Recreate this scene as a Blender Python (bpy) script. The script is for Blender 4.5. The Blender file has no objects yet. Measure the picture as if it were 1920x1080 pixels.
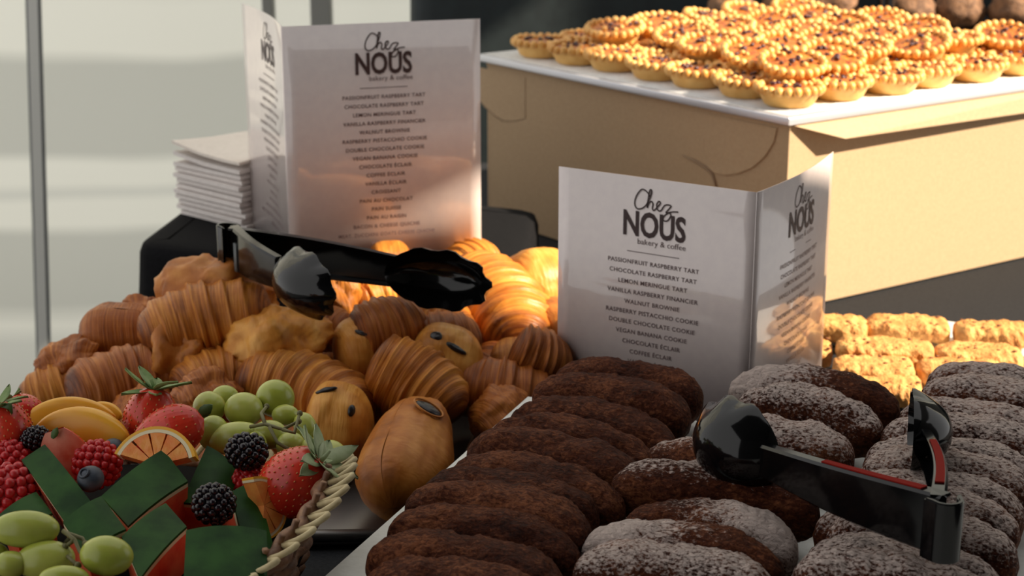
import bpy, bmesh, math, random
import numpy as np
from mathutils import Vector, Matrix, noise, Quaternion

# ---------------------------------------------------------------- camera
S = bpy.context.scene
PITCH = math.radians(17.0); FPX = 3200.0; CAM = Vector((0, 0, 0.52))
cam = bpy.data.cameras.new('camera'); camo = bpy.data.objects.new('camera', cam)
S.collection.objects.link(camo); S.camera = camo
camo.location = CAM; camo.rotation_euler = (math.pi/2 - PITCH, 0, 0)
cam.sensor_width = 36; cam.lens = FPX/1920*36; cam.clip_start = .01; cam.clip_end = 100
cam.dof.use_dof = True; cam.dof.focus_distance = 1.06; cam.dof.aperture_fstop = 13.0

# ---------------------------------------------------------------- light
W = bpy.data.worlds.new('sky'); S.world = W; W.use_nodes = True
bg = W.node_tree.nodes['Background']
bg.inputs[0].default_value = (1.0, 0.98, 0.955, 1); bg.inputs[1].default_value = 0.98
SUN_DIR = Vector((.95, -.29, .70)).normalized()
sl = bpy.data.lights.new('sun', 'SUN'); sl.energy = 13.0; sl.angle = math.radians(0.9); sl.color = (1.0, .85, .66)
so = bpy.data.objects.new('sun', sl); S.collection.objects.link(so)
so.rotation_euler = SUN_DIR.to_track_quat('Z', 'Y').to_euler(); so.location = (3, -1, 3)
S.view_settings.view_transform = 'Standard'; S.view_settings.look = 'None'
S.view_settings.gamma = 1; S.view_settings.use_curve_mapping = False
S.view_settings.exposure = 0.0

C = S.collection
rnd = random.Random(7)

# ---------------------------------------------------------------- helpers
FW = Vector((0, math.cos(PITCH), -math.sin(PITCH))); UP = Vector((0, math.sin(PITCH), math.cos(PITCH))); RT = Vector((1, 0, 0))
def ray(px, py): return FW + RT*((px-960)/FPX) + UP*((540-py)/FPX)
def PZ(px, py, z):
    d = ray(px, py); return CAM + d*((z-CAM.z)/d.z)
def PY(px, py, Y):
    d = ray(px, py); return CAM + d*(Y/d.y)

def tag(o, label=None, cat=None, group=None, kind=None):
    if label: o['label'] = label
    if cat: o['category'] = cat
    if group: o['group'] = group
    if kind: o['kind'] = kind
    return o
def meshobj(name, verts, faces, mat, parent=None, smooth=True, uvs=None, mats=None, fm=None):
    me = bpy.data.meshes.new(name); me.from_pydata([tuple(v) for v in verts], [], faces); me.update()
    if uvs is not None:
        l = me.uv_layers.new(name='UVMap')
        for lp in me.loops: l.data[lp.index].uv = uvs[lp.vertex_index]
    if mats:
        for m in mats: me.materials.append(m)
        if fm is not None: me.polygons.foreach_set('material_index', fm)
    elif mat: me.materials.append(mat)
    if smooth: me.polygons.foreach_set('use_smooth', [True]*len(me.polygons))
    o = bpy.data.objects.new(name, me); C.objects.link(o)
    if parent: o.parent = parent
    return o
def bmobj(name, bm, mat, parent=None, smooth=True, angle=None):
    me = bpy.data.meshes.new(name); bm.to_mesh(me); bm.free()
    if mat: me.materials.append(mat)
    me.polygons.foreach_set('use_smooth', [smooth]*len(me.polygons))
    if smooth and angle:
        me.set_sharp_from_angle(angle=math.radians(angle))
    o = bpy.data.objects.new(name, me); C.objects.link(o)
    if parent: o.parent = parent
    return o
def empty(name, loc=(0, 0, 0), rz=0):
    o = bpy.data.objects.new(name, None); C.objects.link(o); o.location = loc; o.rotation_euler = (0, 0, rz)
    o.empty_display_size = .02
    return o
def copy_tree(o, parent=None):
    c = o.copy(); C.objects.link(c); c.parent = parent
    for ch in list(o.children): copy_tree(ch, c)
    return c
def box_bm(bm, lo, hi, bev=0, M=None):
    r = bmesh.ops.create_cube(bm, size=1)
    vs = r['verts']
    for v in vs:
        v.co = Vector([(lo[i]+hi[i])/2 + v.co[i]*(hi[i]-lo[i]) for i in range(3)])
    if bev:
        es = list({e for v in vs for e in v.link_edges})
        rr = bmesh.ops.bevel(bm, geom=es, offset=bev, segments=2, affect='EDGES', profile=.5)
        vs = list({v for f in rr['faces'] for v in f.verts} | {v for v in vs if v.is_valid})
    if M is not None:
        for v in vs: v.co = M @ v.co
    return vs
def prism_bm(bm, poly, z0, z1, bev=0):
    b = [bm.verts.new((p[0], p[1], z0)) for p in poly]; t = [bm.verts.new((p[0], p[1], z1)) for p in poly]
    n = len(poly); fs = [bm.faces.new(t), bm.faces.new(b[::-1])]
    for i in range(n): fs.append(bm.faces.new((b[i], b[(i+1) % n], t[(i+1) % n], t[i])))
    if bev:
        es = list({e for f in fs for e in f.edges})
        bmesh.ops.bevel(bm, geom=es, offset=bev, segments=3, affect='EDGES', profile=.5)
def tube_data(pts, rads, n=8, cap=True):
    V = []; F = []; m = len(pts)
    up = Vector((0, 0, 1))
    for i, p in enumerate(pts):
        a = pts[max(i-1, 0)]; b = pts[min(i+1, m-1)]; t = (b-a).normalized()
        s = t.cross(up)
        if s.length < 1e-4: s = t.cross(Vector((1, 0, 0)))
        s.normalize(); w = s.cross(t)
        for j in range(n):
            a_ = 2*math.pi*j/n; V.append(p + (s*math.cos(a_) + w*math.sin(a_))*rads[i])
    for i in range(m-1):
        for j in range(n):
            F.append((i*n+j, i*n+(j+1) % n, (i+1)*n+(j+1) % n, (i+1)*n+j))
    if cap: F.append(tuple(range(n))[::-1]); F.append(tuple((m-1)*n+j for j in range(n)))
    return V, F
def join(parts):
    V = []; F = []
    for v, f in parts:
        k = len(V); V += list(v); F += [tuple(i+k for i in q) for q in f]
    return V, F
def sphere_data(c, r, nu=10, nv=7, sc=(1, 1, 1), Q=None):
    V = [Vector((0, 0, 1))]; F = []
    for i in range(1, nv):
        ph = math.pi*i/nv
        for j in range(nu):
            th = 2*math.pi*j/nu; V.append(Vector((math.sin(ph)*math.cos(th), math.sin(ph)*math.sin(th), math.cos(ph))))
    V.append(Vector((0, 0, -1)))
    for j in range(nu): F.append((0, 1+j, 1+(j+1) % nu))
    for i in range(nv-2):
        for j in range(nu):
            a = 1+i*nu; F.append((a+j, a+nu+j, a+nu+(j+1) % nu, a+(j+1) % nu))
    a = 1+(nv-2)*nu; e = len(V)-1
    for j in range(nu): F.append((a+j, e, a+(j+1) % nu))
    out = []
    for v in V:
        v = Vector((v.x*sc[0], v.y*sc[1], v.z*sc[2]))*r
        if Q is not None: v = Q @ v
        out.append(v+Vector(c))
    return out, F

# ---------------------------------------------------------------- materials
def newmat(name, col=(.5, .5, .5), rough=.6, **kw):
    m = bpy.data.materials.new(name); m.use_nodes = True
    b = m.node_tree.nodes['Principled BSDF']
    b.inputs['Base Color'].default_value = (*col, 1); b.inputs['Roughness'].default_value = rough
    for k, v in kw.items():
        b.inputs[k.replace('_', ' ')].default_value = v
    return m
class NT:
    def __init__(s, m): s.m = m; s.t = m.node_tree; s.b = s.t.nodes['Principled BSDF']
    def n(s, typ, **kw):
        x = s.t.nodes.new(typ)
        for k, v in kw.items(): setattr(x, k, v)
        return x
    def l(s, a, b): s.t.links.new(a, b)
    def coord(s, out='Object', scale=(1, 1, 1), rnd_off=True):
        tc = s.n('ShaderNodeTexCoord'); mp = s.n('ShaderNodeMapping'); mp.inputs['Scale'].default_value = scale
        s.l(tc.outputs[out], mp.inputs['Vector'])
        if rnd_off:
            oi = s.n('ShaderNodeObjectInfo'); mu = s.n('ShaderNodeMath', operation='MULTIPLY'); mu.inputs[1].default_value = 37.0
            s.l(oi.outputs['Random'], mu.inputs[0]); s.l(mu.outputs[0], mp.inputs['Location'])
        return mp.outputs[0]
    def noise(s, vec, scale=5, detail=4, rough=.55, dist=0):
        x = s.n('ShaderNodeTexNoise'); x.inputs['Scale'].default_value = scale; x.inputs['Detail'].default_value = detail
        x.inputs['Roughness'].default_value = rough; x.inputs['Distortion'].default_value = dist
        s.l(vec, x.inputs['Vector']); return x.outputs['Fac']
    def ramp(s, fac, stops):
        x = s.n('ShaderNodeValToRGB'); e = x.color_ramp.elements
        while len(e) > 1: e.remove(e[-1])
        e[0].position = stops[0][0]; e[0].color = (*stops[0][1], 1)
        for p, c in stops[1:]:
            k = e.new(p); k.color = (*c, 1)
        s.l(fac, x.inputs[0]); return x.outputs[0]
    def math(s, op, a, b=None, clamp=False):
        x = s.n('ShaderNodeMath', operation=op); x.use_clamp = clamp
        for i, v in enumerate((a, b)):
            if v is None: continue
            if isinstance(v, (int, float)): x.inputs[i].default_value = v
            else: s.l(v, x.inputs[i])
        return x.outputs[0]
    def mix(s, f, a, b):
        x = s.n('ShaderNodeMix', data_type='RGBA')
        if isinstance(f, (int, float)): x.inputs[0].default_value = f
        else: s.l(f, x.inputs[0])
        for i, v in ((6, a), (7, b)):
            if isinstance(v, tuple): x.inputs[i].default_value = (*v, 1)
            else: s.l(v, x.inputs[i])
        return x.outputs[2]
    def bump(s, h, strength=.5, dist=.001):
        x = s.n('ShaderNodeBump'); x.inputs['Strength'].default_value = strength; x.inputs['Distance'].default_value = dist
        s.l(h, x.inputs['Height']); s.l(x.outputs[0], s.b.inputs['Normal']); return x
    def col(s, c): s.l(c, s.b.inputs['Base Color'])

def mat_pastry(name, dark, mid, pale, su=55, sv=2.5, rough=.42, tipdark=True):
    m = newmat(name, mid, rough); t = NT(m)
    v = t.coord('UV', (su, sv, 1)); f1 = t.noise(v, 1.0, 3, .6, .35)
    v2 = t.coord('Object', (1, 1, 1)); f2 = t.noise(v2, 38, 3, .55)
    f3 = t.noise(v2, 160, 2, .5)
    w1, w2 = (.75, .45) if tipdark else (.42, .78)
    a = t.math('ADD', t.math('MULTIPLY', f1, w1), t.math('MULTIPLY', f2, w2))
    a = t.math('SUBTRACT', a, .1)
    if tipdark:
        tc = t.n('ShaderNodeTexCoord'); sp = t.n('ShaderNodeSeparateXYZ'); t.l(tc.outputs['UV'], sp.inputs[0])
        e = t.math('ABSOLUTE', t.math('SUBTRACT', sp.outputs[0], .5)); e = t.math('MULTIPLY', t.math('SUBTRACT', e, .36, True), 2.4)
        a = t.math('SUBTRACT', a, e)
    c = t.ramp(a, [(.22, dark), (.47, mid), (.62, tuple(.5*(x+y) for x, y in zip(mid, pale))), (.76, pale)])
    t.col(c)
    h = t.math('ADD', t.math('MULTIPLY', f1, .8), t.math('MULTIPLY', f3, .15))
    t.bump(h, .75, .0022)
    t.b.inputs['Specular IOR Level'].default_value = .28
    return m
M = {}
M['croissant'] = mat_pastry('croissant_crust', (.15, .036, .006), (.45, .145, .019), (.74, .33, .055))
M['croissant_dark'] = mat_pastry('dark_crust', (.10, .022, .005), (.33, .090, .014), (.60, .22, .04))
M['pale'] = mat_pastry('pale_crust', (.30, .095, .014), (.58, .23, .035), (.80, .42, .10), su=14, sv=5, tipdark=False)
M['roll'] = mat_pastry('roll_crust', (.18, .048, .008), (.42, .135, .02), (.66, .29, .065), su=9, sv=6, tipdark=False)
M['chocolate'] = newmat('dark_chocolate', (.012, .008, .008), .28)

def mat_eclair(name, sugar=None):
    m = newmat(name, (.07, .02, .012), .6); t = NT(m)
    v = t.coord('Object', (.55, 1, 1)); n1 = t.noise(v, 430, 5, .7, .5); n2 = t.noise(v, 40, 3, .5)
    vo = t.n('ShaderNodeTexVoronoi', feature='DISTANCE_TO_EDGE'); vo.inputs['Scale'].default_value = 210; t.l(v, vo.inputs['Vector'])
    cr = t.math('MULTIPLY', vo.outputs['Distance'], 2.2, True)
    base = t.ramp(t.math('ADD', t.math('MULTIPLY', n1, .6), t.math('MULTIPLY', n2, .4)),
                  [(.37, (.020, .005, .003)), (.50, (.080, .021, .009)), (.63, (.23, .078, .032))])
    # the paler choux at the flanks, strengthened as painted warm bounce light
    tc = t.n('ShaderNodeTexCoord'); sp = t.n('ShaderNodeSeparateXYZ'); t.l(tc.outputs['Object'], sp.inputs[0])
    ends = t.math('MULTIPLY', t.math('SUBTRACT', .020, sp.outputs[2]), 34, True)
    base = t.mix(t.math('MULTIPLY', t.math('MULTIPLY', ends, n1), .9), base, (.30, .13, .055))
    if sugar:
        a, b, c0, k = sugar
        ge = t.n('ShaderNodeTexCoord'); sn = t.n('ShaderNodeSeparateXYZ'); t.l(ge.outputs['Normal'], sn.inputs[0])
        e = t.math('ADD', t.math('MULTIPLY', sn.outputs[2], k), c0)
        e = t.math('ADD', e, t.math('MULTIPLY', sp.outputs[0], a)); e = t.math('ADD', e, t.math('MULTIPLY', sp.outputs[1], b))
        e = t.math('ADD', e, t.math('MULTIPLY', t.math('SUBTRACT', n1, .5), 2.2))
        e = t.math('ADD', e, t.math('MULTIPLY', t.math('SUBTRACT', cr, .5), .55))
        n3 = t.noise(v, 620, 3, .6)
        e = t.math('ADD', e, t.math('MULTIPLY', t.math('SUBTRACT', n3, .5), 3.4))
        e = t.math('MULTIPLY', t.math('MULTIPLY', e, 1.3, True), .84)
        base = t.mix(e, base, (.65, .54, .49))
    t.col(base)
    t.bump(t.math('ADD', t.math('MULTIPLY', n1, .9), t.math('MULTIPLY', cr, .35)), 1.0, .0034)
    t.b.inputs['Specular IOR Level'].default_value = .08
    return m
M['eclair'] = mat_eclair('chocolate_choux')
M['sug_full'] = mat_eclair('sugared_choux', (0, 0, -.45, 1.25))
M['sug_left'] = mat_eclair('sugared_choux_left', (-26, 0, -.65, 1.0))
M['sug_back'] = mat_eclair('sugared_choux_back', (-3, 48, -.70, 1.1))
M['sug_right'] = mat_eclair('sugared_choux_right', (22, 6, -.50, 1.1))

def mat_noise(name, c1, c2, scale=60, rough=.6, bump=.2, dist=.001, stretch=(1, 1, 1), **kw):
    m = newmat(name, c1, rough, **kw); t = NT(m); v = t.coord('Object', stretch); f = t.noise(v, scale, 4)
    t.col(t.ramp(f, [(.35, c1), (.65, c2)]))
    if bump: t.bump(t.noise(v, scale*2.5, 3), bump, dist)
    return m
M['cloth2'] = mat_noise('matt_black_cloth', (.004, .004, .005), (.007, .007, .008), 400, .9, .5, .0006)
NT(M['cloth2']).b.inputs['Specular IOR Level'].default_value = .12
M['cloth'] = mat_noise('black_cloth', (.010, .011, .013), (.020, .021, .024), 400, .85, .5, .0006)
NT(M['cloth']).b.inputs['Specular IOR Level'].default_value = .2
M['parch'] = mat_noise('parchment', (.64, .645, .60), (.72, .725, .69), 90, .55, .35, .0015)
M['cardboard'] = mat_noise('kraft_cardboard', (.415, .285, .165), (.45, .315, .185), 300, .75, .25, .0004)
M['card_in'] = newmat('cardboard_edge', (.30, .20, .12), .8)
M['board'] = mat_noise('foil_board', (.72, .70, .68), (.86, .84, .82), 180, .35, .5, .0008)
M['board_edge'] = newmat('board_edge', (.62, .63, .68), .35, Metallic=.5)
M['steel'] = newmat('steel', (.22, .21, .20), .35, Metallic=.8)
M['alu'] = newmat('aluminium', (.62, .62, .58), .45, Metallic=.25)
M['gasket'] = newmat('grey_gasket', (.16, .17, .17), .6)
M['plastic'] = newmat('black_plastic', (.003, .003, .0035), .10)
M['plastic'].node_tree.nodes['Principled BSDF'].inputs['Specular IOR Level'].default_value = .4
M['red_refl'] = newmat('red_reflection', (.19, .009, .006), .7, **{'Specular_IOR_Level': .05})  # colour of the red reflection painted on the tong arms
M['napkin'] = mat_noise('napkin_paper', (.74, .68, .65), (.80, .745, .71), 200, .9, .3, .0006)
M['napkin2'] = mat_noise('napkin_top', (.80, .72, .64), (.86, .78, .70), 200, .9, .3, .0006)
def mat_card():
    m = mat_noise('laminated_card', (.78, .68, .66), (.82, .72, .69), 120, .35, .04, .0004)
    b = m.node_tree.nodes['Principled BSDF']; b.inputs['Coat Weight'].default_value = 1.0; b.inputs['Coat Roughness'].default_value = .06; b.inputs['Coat IOR'].default_value = 1.6
    return m
M['menu'] = mat_card()
M['ink'] = newmat('brown_ink', (.06, .035, .035), .5)
M['ink_thin'] = newmat('brown_ink_soft', (.14, .09, .09), .5)

# ---------------------------------------------------------------- the setting
def mat_tent():
    m = newmat('tent_vinyl', (.7, .7, .64), .55); t = NT(m)
    tc = t.n('ShaderNodeTexCoord'); sp = t.n('ShaderNodeSeparateXYZ'); t.l(tc.outputs['Object'], sp.inputs[0])
    v = t.coord('Object', (.7, 1, 1.6), False); wob = t.math('MULTIPLY', t.math('SUBTRACT', t.noise(v, 1.6, 2), .5), .10)
    zz = t.math('ADD', sp.outputs[2], wob)
    zz = t.math('DIVIDE', t.math('ADD', zz, .76), 1.0)      # 0 at the floor
    hi = (.93, .92, .80); lo = (.64, .64, .56); mi = (.76, .76, .67)
    # paler and greyer horizontal bands by height, wobbling with the noise
    c = t.ramp(zz, [(0, mi), (.16, mi), (.20, hi), (.25, lo), (.40, lo), (.425, hi), (.47, hi), (.49, mi), (.51, hi), (.55, hi), (.575, lo), (.74, lo), (.765, hi), (.85, hi), (.90, mi), (1, hi)])
    t.col(c)
    tr_ = t.n('ShaderNodeBsdfTranslucent'); t.l(c, tr_.inputs[0]); mx = t.n('ShaderNodeMixShader'); mx.inputs[0].default_value = .55
    out = t.t.nodes['Material Output']; t.l(t.b.outputs[0], mx.inputs[1]); t.l(tr_.outputs[0], mx.inputs[2]); t.l(mx.outputs[0], out.inputs[0])
    return m
M['tent'] = mat_tent()
def wall_back():
    V = []; F = []; nx, nz = 60, 60; x0, x1, z0, z1 = -3.2, 3.2, -.75, 2.4
    for j in range(nz+1):
        for i in range(nx+1):
            x = x0+(x1-x0)*i/nx; z = z0+(z1-z0)*j/nz
            y = 3.25+.035*noise.noise(Vector((x*.5, 3, z*4.5)))+.02*noise.noise(Vector((x*1.6, 8, z*1.2)))
            V.append((x, y, z))
    for j in range(nz):
        for i in range(nx):
            a = j*(nx+1)+i; F.append((a, a+1, a+nx+2, a+nx+1))
    o = meshobj('wall_back', V, F, M['tent']); o['kind'] = 'structure'
wall_back()
bm = bmesh.new(); box_bm(bm, (-3.2, -1.5, -.80), (3.2, 3.6, -.75))
o = bmobj('floor', bm, mat_noise('paving', (.13, .13, .12), (.19, .185, .17), 6, .8, .2), smooth=False); o['kind'] = 'structure'
# unseen right wall, added and its opening shaped to place the sun's shadow edges
def shade_wall_right():
    x = 1.62; yb = 0.825; yt = 0.94; ztop = 1.368; yf = 2.15; th = .03
    bm = bmesh.new()
    def slab(poly):
        a = [bm.verts.new((x, p[0], p[1])) for p in poly]; b = [bm.verts.new((x+th, p[0], p[1])) for p in poly]
        n = len(poly); bm.faces.new(a); bm.faces.new(b[::-1])
        for i in range(n): bm.faces.new((a[i], a[(i+1) % n], b[(i+1) % n], b[i]))
    slab([(-1.5, -.75), (.60, -.75), (.84, .85), (.885, .99), (.955, 1.07), (.955, 1.20), (.87, 1.25), (.86, 1.30), (.86, 2.2), (-1.5, 2.2)])
    slab([(.86, 1.45), (1.0, 1.42), (1.10, ztop), (yf, ztop), (yf, 2.2), (.86, 2.2)])
    slab([(yf, -.75), (3.2, -.75), (3.2, 2.2), (yf, 2.2)])
    bmesh.ops.recalc_face_normals(bm, faces=bm.faces)
    o = bmobj('shade_wall_right', bm, newmat('shade_wall', (.10, .098, .09), .7), smooth=False); o['kind'] = 'structure'
shade_wall_right()
dk = newmat('dimming_panel', (.055, .055, .055), .8)  # unseen dark panels added behind and above the camera to darken reflections
bm = bmesh.new(); box_bm(bm, (-1.3, -1.53, -.75), (1.65, -1.5, 2.2)); o = bmobj('dimming_wall', bm, dk, smooth=False); o['kind'] = 'structure'
bm = bmesh.new(); box_bm(bm, (-1.3, -1.53, 2.2), (1.65, .75, 2.23)); o = bmobj('dimming_canopy', bm, dk, smooth=False); o['kind'] = 'structure'

def strip_between(name, p0, p1, w, d, mat, parent=None, bev=0):
    bm = bmesh.new(); L = (p1-p0).length
    box_bm(bm, (-w/2, -d/2, 0), (w/2, d/2, L), bev)
    Q = (p1-p0).to_track_quat('Z', 'Y')
    for v in bm.verts: v.co = p0 + Q @ v.co
    return bmobj(name, bm, mat, parent, smooth=False)
# aluminium pole of the tent, far left
pt = PY(58, -150, 2.7); pb = PY(89, 900, 2.7); d = (pt-pb).normalized(); pb = pb - d*((pb.z+.75)/d.z); pt = pb + d*2.4
pole = empty('tent_pole', pb); tag(pole, 'slim pale metal tent pole with dark grooves at far left', 'pole')
for nm, off, w, dd, mt in (('gasket', -.0062, .003, .012, 'gasket'), ('pole_profile', 0, .0095, .016, 'alu'), ('gasket', .0062, .003, .012, 'gasket')):
    strip_between(nm, Vector((off, 0, 0)), (pt-pb)+Vector((off, 0, 0)), w, dd, M[mt], pole)
# door frame posts behind the rear menu
fr = empty('metal_frame', (-.38, 3.02, -.75)); tag(fr, 'grey upright metal frame behind the rear menu card', 'frame')
for a, b, mt in ((494, 514, 'post'), (584, 622, 'post')):
    xa = PY(a, 20, 3.02).x; xb = PY(b, 20, 3.02).x
    bm = bmesh.new(); box_bm(bm, (xa+.38, -.02, 0), (xb+.38, .02, 2.9), .002)
    bmobj('post', bm, M.setdefault('postm', newmat('grey_post', (.28, .28, .255), .5)), fr, smooth=False)
bm = bmesh.new(); box_bm(bm, (PY(494, 20, 3.02).x+.38, -.02, 2.9), (PY(622, 20, 3.02).x+.38, .02, 2.95), .002)
bmobj('crossbar', bm, M['postm'], fr, smooth=False)

# the draped counter behind the tart box (dark teal-black)
def draped(name, poly, z0, z1, label, cat, fold=.006, r=.02, mat='cloth', seed=0, dens=14):
    """cloth over a block: flat top with rounded rim and wavy sides"""
    pts = []; n = len(poly)
    for i in range(n):
        a = Vector(poly[i]); b = Vector(poly[(i+1) % n]); k = max(4, int((b-a).length/.012))
        k = min(k, 110)
        for j in range(k): pts.append(a+(b-a)*j/k)
    cen = sum(pts, Vector((0, 0)))/len(pts)
    # round corners a little
    for _ in range(3):
        pts = [(pts[i-1]+pts[i]*2+pts[(i+1) % len(pts)])/4 for i in range(len(pts))]
    m = len(pts); V = []; F = []
    nrm = []
    for i in range(m):
        t = pts[(i+1) % m]-pts[i-1]; nv = Vector((t.y, -t.x)).normalized()
        if nv.dot(pts[i]-cen) < 0: nv = -nv
        nrm.append(nv)
    prof = [(-r*2.5, 0), (-r, 0), (-r*.3, -r*.25), (0, -r)]
    H = z1-z0
    for q in (.3, .6, 1.0): prof.append((0, -(r+(H-r)*q)))
    s = 0
    rows = []
    for pi_, (off, dz) in enumerate(prof):
        s = 0
        for i in range(m):
            s += (pts[i]-pts[i-1]).length if i else 0
            amp = fold*max(0, (-dz-r))/max(H, .01)*2.2
            w = amp*(noise.noise(Vector((s*dens, seed, dz*2)))+.35*noise.noise(Vector((s*dens*3, seed+5, dz*5))))+amp*.5
            p = pts[i]+nrm[i]*(off+w); V.append((p.x, p.y, z1+dz))
    for k in range(len(prof)-1):
        for i in range(m):
            F.append((k*m+i, k*m+(i+1) % m, (k+1)*m+(i+1) % m, (k+1)*m+i))
    F.append(tuple(range(m))[::-1]); F.append(tuple((len(prof)-1)*m+i for i in range(m)))
    o = meshobj(name, V, F, M[mat]); o.data.polygons[-1].use_smooth = False
    bm = bmesh.new(); bm.from_mesh(o.data); bmesh.ops.recalc_face_normals(bm, faces=bm.faces); bm.to_mesh(o.data); bm.free()
    return tag(o, label, cat)
M['darkcloth'] = mat_noise('dark_teal_cloth', (.006, .012, .014), (.010, .018, .020), 60, .6, .1)
draped('draped_counter', [(-.155, 2.62), (1.7, 2.62), (1.7, 2.95), (-.145, 2.95)], -.75, .36, 'tall black draped counter in the background behind the tarts', 'counter', .01, .02, 'darkcloth', 3, 4)
# table
def table():
    t = empty('buffet_table', (0.3, 1.3, -.75)); tag(t, 'long buffet table hidden under the black cloth', 'table')
    bm = bmesh.new(); prism_bm(bm, [(-.77, -.95), (.95, -.95), (.95, .98), (-.63, .98)], .70, .742)
    wood = newmat('table_wood', (.3, .2, .12), .6)
    bmobj('tabletop', bm, wood, t, smooth=False)
    for x, y in ((-.6, -.8), (.85, -.8), (-.55, .85), (.85, .85)):
        bm = bmesh.new(); box_bm(bm, (x-.02, y-.02, 0), (x+.02, y+.02, .70), .004); bmobj('leg', bm, M['steel'], t, smooth=False)
table()
draped('tablecloth', [(-.50, .32), (1.28, .32), (1.28, 2.30), (-.345, 2.30), (-.388, 1.66), (-.425, 1.37)], -.70, 0.0, 'black cloth draped over the whole buffet table', 'tablecloth', .02, .012, 'cloth', 1, 8)
draped('draped_riser', [(-.378, 1.64), (0.01, 1.47), (.03, 1.78), (-.335, 1.93)], 0.001, .065, 'low black draped riser under the napkins and the rear menu', 'riser', .003, .012, 'cloth2', 9)

# ---------------------------------------------------------------- tart box and board
BC = PZ(1464, 587, 0); bu = Vector((.835, .55)).normalized(); bv = Vector((-.6275, .7786)).normalized()
BL, BW, BH = .472, .47, .190
def bq(u, v): return (BC.x+bu.x*u+bv.x*v, BC.y+bu.y*u+bv.y*v)
def bp(u, v, z): q = bq(u, v); return Vector((q[0], q[1], z))
bx = empty('cardboard_box', (BC.x, BC.y, 0)); tag(bx, 'large kraft cardboard bakery box raised under the board of tarts', 'box')
bx_i = Matrix.Translation((-BC.x, -BC.y, 0))
def bxo(name, verts, faces, mat, smooth=False, parent=None):
    return meshobj(name, [bx_i @ Vector(v) for v in verts], faces, mat, parent or bx, smooth)
def quadslab(P, th):
    """slab from a planar polygon P (list of Vectors) thickened along its normal"""
    n = (P[1]-P[0]).cross(P[2]-P[0]).normalized()*th; k = len(P)
    V = list(P)+[p+n for p in P]
    F = [tuple(range(k))[::-1], tuple(range(k, 2*k))]+[(i, (i+1) % k, k+(i+1) % k, k+i) for i in range(k)]
    return V, F
V, F = quadslab([bp(0, 0, 0.002), bp(BW, 0, 0.002), bp(BW, 0, BH-.004), bp(0, 0, BH-.004)], -.003)
bxo('side_panel', V, F, M['cardboard'])
V, F = quadslab([bp(0, BL, 0.002), bp(0, 0.0, 0.002), bp(0, 0.0, BH-.004), bp(0, BL, BH-.004)], -.003)
bxo('side_panel', V, F, M['cardboard'])
V, F = quadslab([bp(BW, BL, 0.002), bp(0, BL, 0.002), bp(0, BL, BH-.004), bp(BW, BL, BH-.004)], -.003)
bxo('side_panel', V, F, M['cardboard'])
V, F = quadslab([bp(BW, 0, 0.002), bp(BW, BL, 0.002), bp(BW, BL, BH-.004), bp(BW, 0, BH-.004)], -.003)
bxo('side_panel', V, F, M['cardboard'])
V, F = quadslab([bp(-.001, -.001, BH-.004), bp(BW, -.001, BH-.004), bp(BW, BL, BH-.004), bp(-.001, BL, BH-.004)], .004)
bxo('lid', V, F, M['cardboard'])
# lid skirt on the sunlit side: a flap that stands a little off the face
V, F = quadslab([bp(.012, -.004, BH-.018), bp(BW, -.004, BH-.024), bp(BW, -.002, BH), bp(0, -.002, BH)], .0012)
V[0] = bp(.052, -.020, BH-.016); V[4] = bp(.052, -.0212, BH-.016)
V[1] = bp(BW, -.006, BH-.024); V[5] = bp(BW, -.0072, BH-.024)
bxo('lid_flap', V, F, M['cardboard'])
# rounded tuck flaps on the shaded side, slightly proud
def tuck(v0, v1, zb, name='tuck_flap', mirror=False):
    pts = []
    N = 18
    for i in range(N+1):
        t = i/N
        vv = v0+(v1-v0)*t
        z = BH-.006-(BH-.006-zb)*(math.sin(math.pi*min(1, (t*.5+.0) if not mirror else (1-t)*.5)))**.55
        pts.append((vv, z))
    poly = [bp(-.0018, v, z) for v, z in pts]+[bp(-.0018, v1, BH-.004), bp(-.0018, v0, BH-.004)]
    V, F = quadslab(poly, .0014 if not mirror else .0014)
    return bxo(name, V, F, M['cardboard'])
def FP(px, py, off=0):
    """the shaded face's point under a pixel, off metres proud"""
    n = Vector((-bv.y, bv.x, 0)); n = Vector((bv.y, -bv.x, 0)); n = n if n.dot(Vector((-1, -1, 0))) > 0 else -n
    p0 = bp(-.0003, 0, 0); d = ray(px, py); t = (p0-CAM).dot(n)/d.dot(n); return bx_i @ (CAM+d*t+n*off)
def flap(pix, name='tuck_flap'):
    k = len(pix); V = [FP(x, y, o) for x, y, o in pix]+[FP(x, y, 0) for x, y, o in pix]
    F = [tuple(range(k)), tuple(range(2*k-1, k-1, -1))]+[(i, k+i, k+(i+1) % k, (i+1) % k) for i in range(k)]
    bm = bmesh.new(); vs = [bm.verts.new(v) for v in V]
    for q in F: bm.faces.new([vs[i] for i in q])
    bmesh.ops.recalc_face_normals(bm, faces=bm.faces); bmobj(name, bm, M['cardboard'], bx, False)
flap([(1458, 240, .0012), (1452, 266, .0012), (1436, 292, .0012), (1412, 314, .0012), (1385, 325, .0012), (1360, 328, .0012), (1338, 322, .0012), (1322, 308, .0004), (1290, 290, .0002), (1285, 205, .0002)])
flap([(985, 145, .0003), (985, 222, .0003), (965, 226, .0008), (942, 225, .0012), (925, 213, .0012), (910, 198, .0012), (899, 186, .0012), (895, 125, .0005)])
def slit(pix, w=.0015):
    P = [FP(x, y, .0008) for x, y in pix]
    V, F = tube_data(P, [w*.3]+[w]*(len(P)-2)+[w*.4], 6); meshobj('lock_slit', V, F, M['card_in'], bx)
slit([(1280, 290), (1305, 302), (1325, 314), (1336, 326), (1341, 340), (1345, 356)])
slit([(898, 184), (910, 199), (926, 214), (943, 226)], .0012)

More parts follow.
